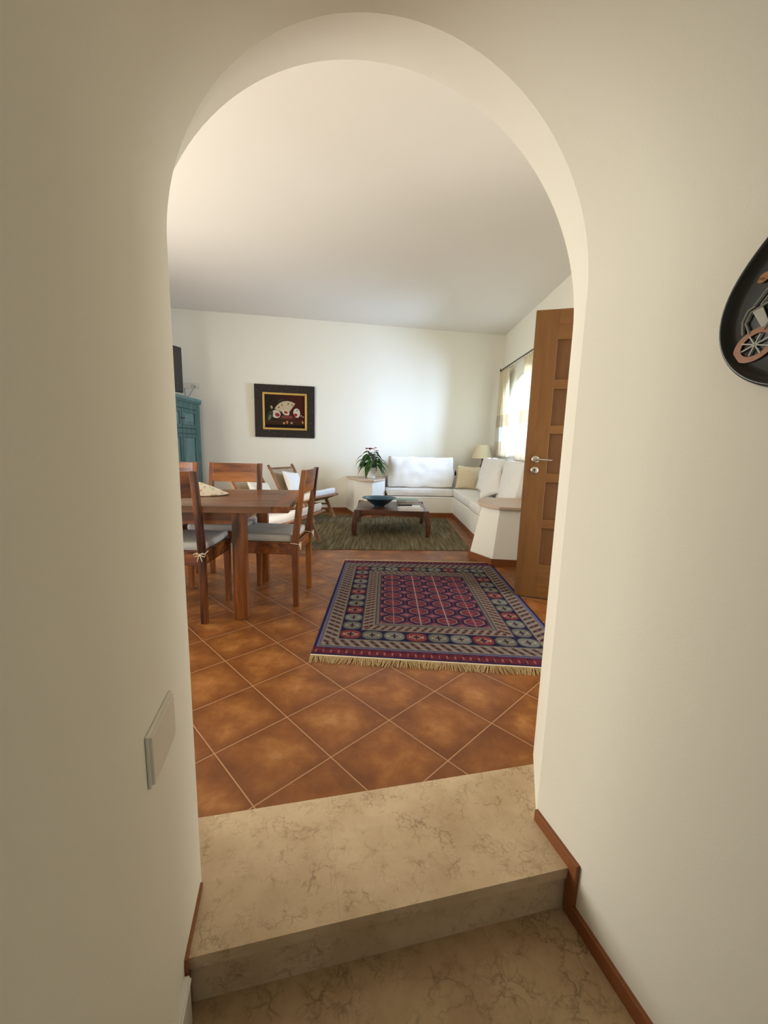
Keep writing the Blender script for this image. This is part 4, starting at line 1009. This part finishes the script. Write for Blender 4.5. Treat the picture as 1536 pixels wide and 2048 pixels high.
RC = [Vector((-0.377, 2.055, 0)), Vector((1.065, 1.965, 0)), Vector((1.072, 3.925, 0)), Vector((-0.374, 3.895, 0))]   # NL NR FR FL
def bil(u, v): return (RC[0]*(1-u)+RC[1]*u)*(1-v)+(RC[3]*(1-u)+RC[2]*u)*v
RW, RL = 1.45, 1.89
def rug_col(u, v):
    x = u*RW; y = v*RL; C = np.zeros(u.shape+(3,))
    GR = np.array((126, 116, 108.)); NAVY = np.array((44, 42, 74.)); RED = np.array((142, 44, 50.)); DR = np.array((96, 44, 46.)); BLU = np.array((78, 82, 122.)); CREAM = np.array((166, 152, 134.)); SAGE = np.array((112, 110, 96.)); BRN = np.array((86, 54, 56.))
    C[:] = NAVY
    E = 0.085                          # woven end band
    y2 = y-E; L2 = RL-2*E
    dx = np.minimum(x, RW-x); dy = np.minimum(y2, L2-y2)
    # end bands
    end = dy < 0
    zz = np.abs(((x/0.085) % 1)-0.5)*2; ye = np.where(y2 < 0, y, RL-y)/E
    C[end] = (102, 44, 54)
    C[end & (np.abs(zz-ye*1.3+0.2) < 0.14)] = (74, 34, 52)
    C[end & (np.abs(((x/0.0425) % 1)-0.5) < 0.12) & (np.abs(ye-0.5) < 0.16)] = (156, 92, 84)
    C[end & (ye < 0.16)] = NAVY; C[end & (ye > 0.92)] = (60, 48, 62)
    d = np.minimum(dx-0.0, np.maximum(dy, -1)+0.0)
    d = np.where(end, -1, np.minimum(dx, dy+0.018))
    side = dx < dy+0.018               # along the long sides
    s = np.where(side, y2, x)          # coordinate along band
    ins = lambda a, b: (d >= a) & (d < b)
    C[ins(0.018, 0.030)] = (104, 100, 132)
    C[ins(0.030, 0.036)] = (60, 58, 84)
    def leafband(a, b, cbase, cleaf, per, slant):
        mk = ins(a, b); t = (d-a)/(b-a); C[mk] = cbase
        ph = (s/per+slant*t) % 1
        lf = mk & (np.abs(t-0.5) < 0.38) & (np.abs(ph-0.5) < 0.27-0.25*np.abs(t-0.5))
        C[lf] = cleaf; C[lf & (np.abs(ph-0.5) < 0.05)] = DR*0.7
        C[mk & (np.abs(ph-0.5) > 0.465)] = CREAM
        C[lf & (np.abs(t-0.5) < 0.06)] = cbase*0.8
    leafband(0.036, 0.128, GR, BRN, 0.058, 1.1)
    C[ins(0.128, 0.134)] = (84, 74, 76)
    # medallion band
    a, b = 0.134, 0.256; mk = ins(a, b); C[mk] = NAVY*0.85
    def medallions(mk, X, Y, px, py, ox, oy, rx_, ry_, cols, inner):
        fx = (X-ox)/px; fy = (Y-oy)/py; ix = np.floor(fx+0.5); iy = np.floor(fy+0.5)
        qx = (fx-ix)*px; qy = (fy-iy)*py
        e_ = (np.abs(qx)/rx_)**2.6+(np.abs(qy)/ry_)**2.6
        idx = (ix+iy).astype(int)
        m1 = mk & (e_ < 1)
        for k, c in enumerate(cols): C[m1 & (idx % len(cols) == k)] = c
        C[mk & (e_ < 1) & (e_ > 0.80)] *= 0.75
        e2 = (np.abs(qx)/(rx_*0.5))**2+(np.abs(qy)/(ry_*0.5))**2
        C[mk & (e2 < 1) & (e2 > 0.5)] = inner
        C[mk & (np.abs(np.abs(qx)-rx_*0.62) < rx_*0.07) & (np.abs(qy) < ry_*0.25)] = CREAM
        C[mk & (np.abs(qx) < rx_*0.08) & (np.abs(qy) < ry_*0.5)] = (54, 40, 54)
        C[mk & (np.abs(qy) < ry_*0.10) & (np.abs(qx) < rx_*0.3)] = (54, 40, 54)
    # across the ends: 9, along the sides: 12
    c0_ = (a+b)/2
    pxx = (RW-2*c0_)/8.0; pyy = (L2+0.036-2*c0_)/11.0
    med = [np.array((126, 60, 62.)), np.array((104, 102, 96.)), np.array((116, 116, 112.))]
    ins_end = mk & (dy+0.018 < b) ; ins_side = mk & ~ins_end
    medallions(ins_end, x, np.minimum(dy+0.018, 9), pxx, 10.0, c0_, c0_, pxx*0.475, 0.054, med, CREAM*0.85)
    medallions(ins_side, np.minimum(dx, 9), y2+0.018, 10.0, pyy, c0_, c0_, 0.058, pyy*0.46, med, CREAM*0.85)
    C[ins(0.256, 0.262)] = (84, 74, 76)
    leafband(0.262, 0.338, GR*0.97, DR, 0.050, -1.0)
    C[ins(0.338, 0.346)] = (70, 60, 70); C[ins(0.346, 0.366)] = GR*0.9; C[ins(0.366, 0.372)] = (64, 54, 66)
    # field
    mk = d >= 0.372; C[mk] = (92, 46, 60)
    W3 = RW-2*0.372; L3 = L2+0.036-2*0.372; fx_ = x-0.372; fy_ = y2+0.018-0.372
    n1 = np.sin(fx_*210)*np.sin(fy_*190); C[mk & (n1 > 0.45)] = (128, 58, 66); C[mk & (n1 < -0.6)] = (76, 42, 62)
    # minor stars
    px_, py_ = W3/4, L3/7
    qx = ((fx_/px_) % 1)-0.0; qx = np.minimum(qx, 1-qx)*px_; qy = ((fy_/py_) % 1); qy = np.minimum(qy, 1-qy)*py_
    st_ = mk & (qx*0.9+qy*1.3 < 0.050); C[st_] = (122, 70, 84); C[mk & (qx*0.9+qy*1.3 < 0.018)] = (150, 108, 108)
    C[mk & (np.abs(qx*0.9+qy*1.3-0.054) < 0.006)] = NAVY
    qx = (((fx_/px_) % 1)-0.5)*px_; qy = (((fy_/py_) % 1)-0.5)*py_
    oc = np.maximum(np.maximum(np.abs(qx)/0.066, np.abs(qy)/0.052), (np.abs(qx)/0.066+np.abs(qy)/0.052)/1.42)
    C[mk & (oc < 1.22)] = (44, 34, 62); C[mk & (oc < 1.0)] = (132, 112, 108); C[mk & (oc < 0.86)] = (118, 54, 64)
    C[mk & (oc < 0.5)] = (120, 60, 76); C[mk & (oc < 0.3)] = (148, 76, 74); C[mk & (oc < 0.8) & (np.abs(qx*1.0-qy*1.2) < 0.006)] = (84, 52, 66)
    C[mk & (np.abs(qx) < 0.0032)] = (158, 146, 150)
    C[mk & (np.abs(qy) < 0.0022) & (np.abs(qx) > 0.066)] = (58, 48, 76)
    return C
rug = empty('rug', (0.35, 2.95, 0)); tag(rug, 'fringed oriental rug in red, navy and grey with rows of medallions', 'rug')
cR = Vector((0.35, 2.95, 0)); HZ = 0.011
o = colored_grid('rug_pile', lambda u, v: tuple(bil(u, v)-cR+Vector((0, 0, HZ))), 400, 520, rug_col, m_attr('rug_wool', 0.95, 0.45, 500, 0.05), rug)
m = MB()
for a_, b_ in ((0, 1), (1, 2), (2, 3), (3, 0)):
    A, B = RC[a_]-cR, RC[b_]-cR; q = len(m.v); m.v += [tuple(A), tuple(B), tuple(B+Vector((0, 0, HZ))), tuple(A+Vector((0, 0, HZ)))]; m.f.append((q, q+1, q+2, q+3))
q = len(m.v); m.v += [tuple(p-cR+Vector((0, 0, 0.0005))) for p in RC]; m.f.append((q+3, q+2, q+1, q))
m.build('binding', m_plain('navy_binding', (40, 38, 74), 0.9, 0.1), rug)
for (A, B, sgn_) in ((RC[0], RC[1], -1), (RC[3], RC[2], 1)):
    dv_ = (B-A).normalized(); nv = Vector((-dv_.y, dv_.x, 0))*sgn_
    m = MB(); m.tube([tuple(A-cR+Vector((0, 0, 0.006))+nv*0.004), tuple((A+B)/2-cR+Vector((0, 0, 0.006))+nv*0.004), tuple(B-cR+Vector((0, 0, 0.006))+nv*0.004)], 0.0055, 8)
    m.build('end_cord', MAT['cord'], rug, smooth=True)
    m = MB(); rnd = random.Random(5); L_ = (B-A).length; n = 520; flen = 0.075 if sgn_ < 0 else 0.06
    for i in range(n):
        t_ = (i+rnd.random())/n; base = A+dv_*L_*t_-cR; lean = 0.35*math.sin(t_*37)+rnd.uniform(-0.35, 0.35)
        l_ = flen*rnd.uniform(0.75, 1.1)
        p1 = base+nv*l_*0.5+dv_*lean*0.018+Vector((0, 0, 0.008+rnd.random()*0.003)); p2 = base+nv*l_+dv_*lean*0.045+Vector((0, 0, 0.0025))
        p0 = base+Vector((0, 0, 0.007)); w = dv_*0.0017
        o_ = len(m.v); up = Vector((0, 0, 0.0022))
        m.v += [tuple(p0-w), tuple(p0+w), tuple(p0+up), tuple(p1-w), tuple(p1+w), tuple(p1+up), tuple(p2-w*0.5), tuple(p2+w*0.5), tuple(p2+up*0.5)]
        for j in (0, 3):
            for k in range(3): m.f.append((o_+j+k, o_+j+(k+1) % 3, o_+j+3+(k+1) % 3, o_+j+3+k))
        m.f.append((o_+6, o_+7, o_+8))
    fr_ = m.build('fringe', m_plain('wool_fringe', (196, 168, 120), 0.95, 0.15, 90), rug); fr_['kind'] = 'stuff'

# ================================================================== CORRIDOR: switch plate + black plate
sw = empty('switch_plate', SN(SCN-RN+0.0005, 0.733, 0.600), AL); tag(sw, 'blank cream cover plate standing proud of the left corridor wall', 'wall plate')
m = MB(); m.box(0, 0.010, -0.063, 0.063, -0.044, 0.044); m.build('cover', MAT['white'], sw, bevel=0.0015)
m = MB(); m.box(0, 0.005, -0.067, 0.067, -0.048, 0.048); m.build('back_frame', MAT['white'], sw, bevel=0.001)

PZ, PN = 1.349, 0.492      # centre of the black plate on the right corridor wall
wdir = (E1*0.06*-1+E2).normalized()      # along the wall away from the camera
wn = Vector((-wdir.y, wdir.x, 0))*1.0     # candidates for the inward normal
if wn.dot(E1) > 0: wn = -wn
pc = SN(SCN+RN+(N0-PN)*0.06, PN, PZ)
plate = empty('decorative_plate'); tag(plate, 'black lacquered pear shaped plate with an inlaid cart motif on the right corridor wall', 'plate')
# local: x = along wall away from the camera (to the left in the picture), y = normal to the wall, z up
Mp = Matrix((( wdir.x, wn.x, 0, pc.x), (wdir.y, wn.y, 0, pc.y), (0, 0, 1, pc.z), (0, 0, 0, 1)))
plate.matrix_world = Mp
def pear(a):     # outline radius profile; a from 0 = +x, ccw to z
    x = 0.120*math.cos(a); z = 0.117*math.sin(a)
    if z > 0: 
        k = z/0.117; x *= (1-0.22*k**3); z *= 1.16+0.25*k**2
    return x, z
m = MB(); NA = 72
prof = [(1.0, 0.010), (0.985, 0.021), (0.955, 0.026), (0.92, 0.022), (0.87, 0.0145), (0.80, 0.0124), (0.5, 0.012), (0.25, 0.012), (0.01, 0.012)]
bk_ = [(0.93, 0.001)]
for s_, y_ in bk_+prof:
    for k in range(NA):
        x, z = pear(2*math.pi*k/NA); m.v.append((x*s_, y_, z*s_))
nr = len(bk_)+len(prof)
for j in range(nr-1):
    for k in range(NA): m.f.append((j*NA+k, j*NA+(k+1) % NA, (j+1)*NA+(k+1) % NA, (j+1)*NA+k))
m.f.append(tuple(range(NA))); m.f.append(tuple((nr-1)*NA+k for k in range(NA)))
m.build('dish', m_plain('black_lacquer', (20, 18, 15), 0.30, 0.15, 10, spec=0.6), plate, smooth=True)
YD = 0.0160
cop = m_plain('copper_inlay', (150, 104, 74), 0.45, 0.15, 60, metal=0.2); sil = m_plain('silver_inlay', (168, 164, 148), 0.45, 0.15, 60, metal=0.2); gol = m_plain('amber_inlay', (176, 118, 52), 0.5, 0.3, 60)
def ringz(cx, cz, ra, rb, ri, rot, mat, nm):
    m = MB(); n = 40
    for sc_ in (1.0, ri):
        for k in range(n):
            a = 2*math.pi*k/n; x = ra*sc_*math.cos(a); z = rb*sc_*math.sin(a)
            m.v.append((cx+x*math.cos(rot)-z*math.sin(rot), YD, cz+x*math.sin(rot)+z*math.cos(rot)))
    n_ = n
    m.v += [(v[0], YD-0.003, v[2]) for v in m.v]
    for k in range(n_):
        k2 = (k+1) % n_
        m.f += [(k, k2, n_+k2, n_+k), (2*n_+k, 2*n_+k2, k2, k), (n_+k, n_+k2, 3*n_+k2, 3*n_+k)]
    return m.build(nm, mat, plate)
WXc, WZc = 0.0735-0.012, -0.041
ringz(WXc, WZc, 0.033, 0.0245, 0.66, math.radians(-30), cop, 'wheel_inlay')
m = MB()
for k in range(4):
    a = math.pi*k/4+0.3; m.bar((WXc-0.021*math.cos(a), YD, WZc-0.017*math.sin(a)), (WXc+0.021*math.cos(a), YD, WZc+0.017*math.sin(a)), 0.0014, 0.002)
def zz_(x, z): return (x, YD, z)
m.tube([zz_(0.082, -0.022), zz_(0.085, 0.0), zz_(0.079, 0.016), zz_(0.070, 0.020)], 0.0016, 6)
m.tube([zz_(0.072, -0.022), zz_(0.080, -0.004), zz_(0.074, 0.012), zz_(0.05, 0.022), zz_(0.02, 0.022)], 0.0016, 6)
for k in range(5): m.tube([zz_(0.072-k*0.010, 0.020), zz_(0.056-k*0.011, 0.042)], 0.0013, 6)
m.tube([zz_(0.056, 0.042), zz_(0.0, 0.046)], 0.0018, 6)
m.prism([(0.072, 0.012), (0.058, 0.016), (0.045, -0.012), (0.055, -0.016)], YD-0.002, YD+0.0008)
for i in range(-8, 0): v_ = m.v[i]; m.v[i] = (v_[0], v_[2], v_[1])
m.tube([zz_(0.052, -0.02), zz_(0.030, 0.018)], 0.0022, 6); m.tube([zz_(0.035, -0.03), zz_(0.02, 0.0), zz_(0.0, -0.02)], 0.0022, 6)
m.build('cart_inlay', sil, plate)
for (x, z, a_, b_, c_) in ((0.060, 0.063, 0.010, 0.006, gol), (0.066, 0.058, 0.006, 0.004, gol), (0.045, 0.073, 0.007, 0.005, gol), (0.030, 0.060, 0.014, 0.010, cop), (0.038, 0.090, 0.009, 0.011, sil), (0.022, -0.062, 0.012, 0.010, gol), (0.0, 0.07, 0.014, 0.012, cop), (-0.02, 0.03, 0.018, 0.022, sil), (-0.04, -0.04, 0.024, 0.02, cop)):
    m = MB(); n = 16; m.v = [(x+a_*math.cos(2*math.pi*k/n)*(1+0.2*math.sin(3*k)), YD+0.0005, z+b_*math.sin(2*math.pi*k/n)) for k in range(n)]
    m.v += [(v[0], YD-0.002, v[2]) for v in m.v]; m.f = [tuple(range(n)), tuple(range(2*n-1, n-1, -1))]+[(k, (k+1) % n, n+(k+1) % n, n+k) for k in range(n)]
    m.build('petal_inlay', c_, plate)
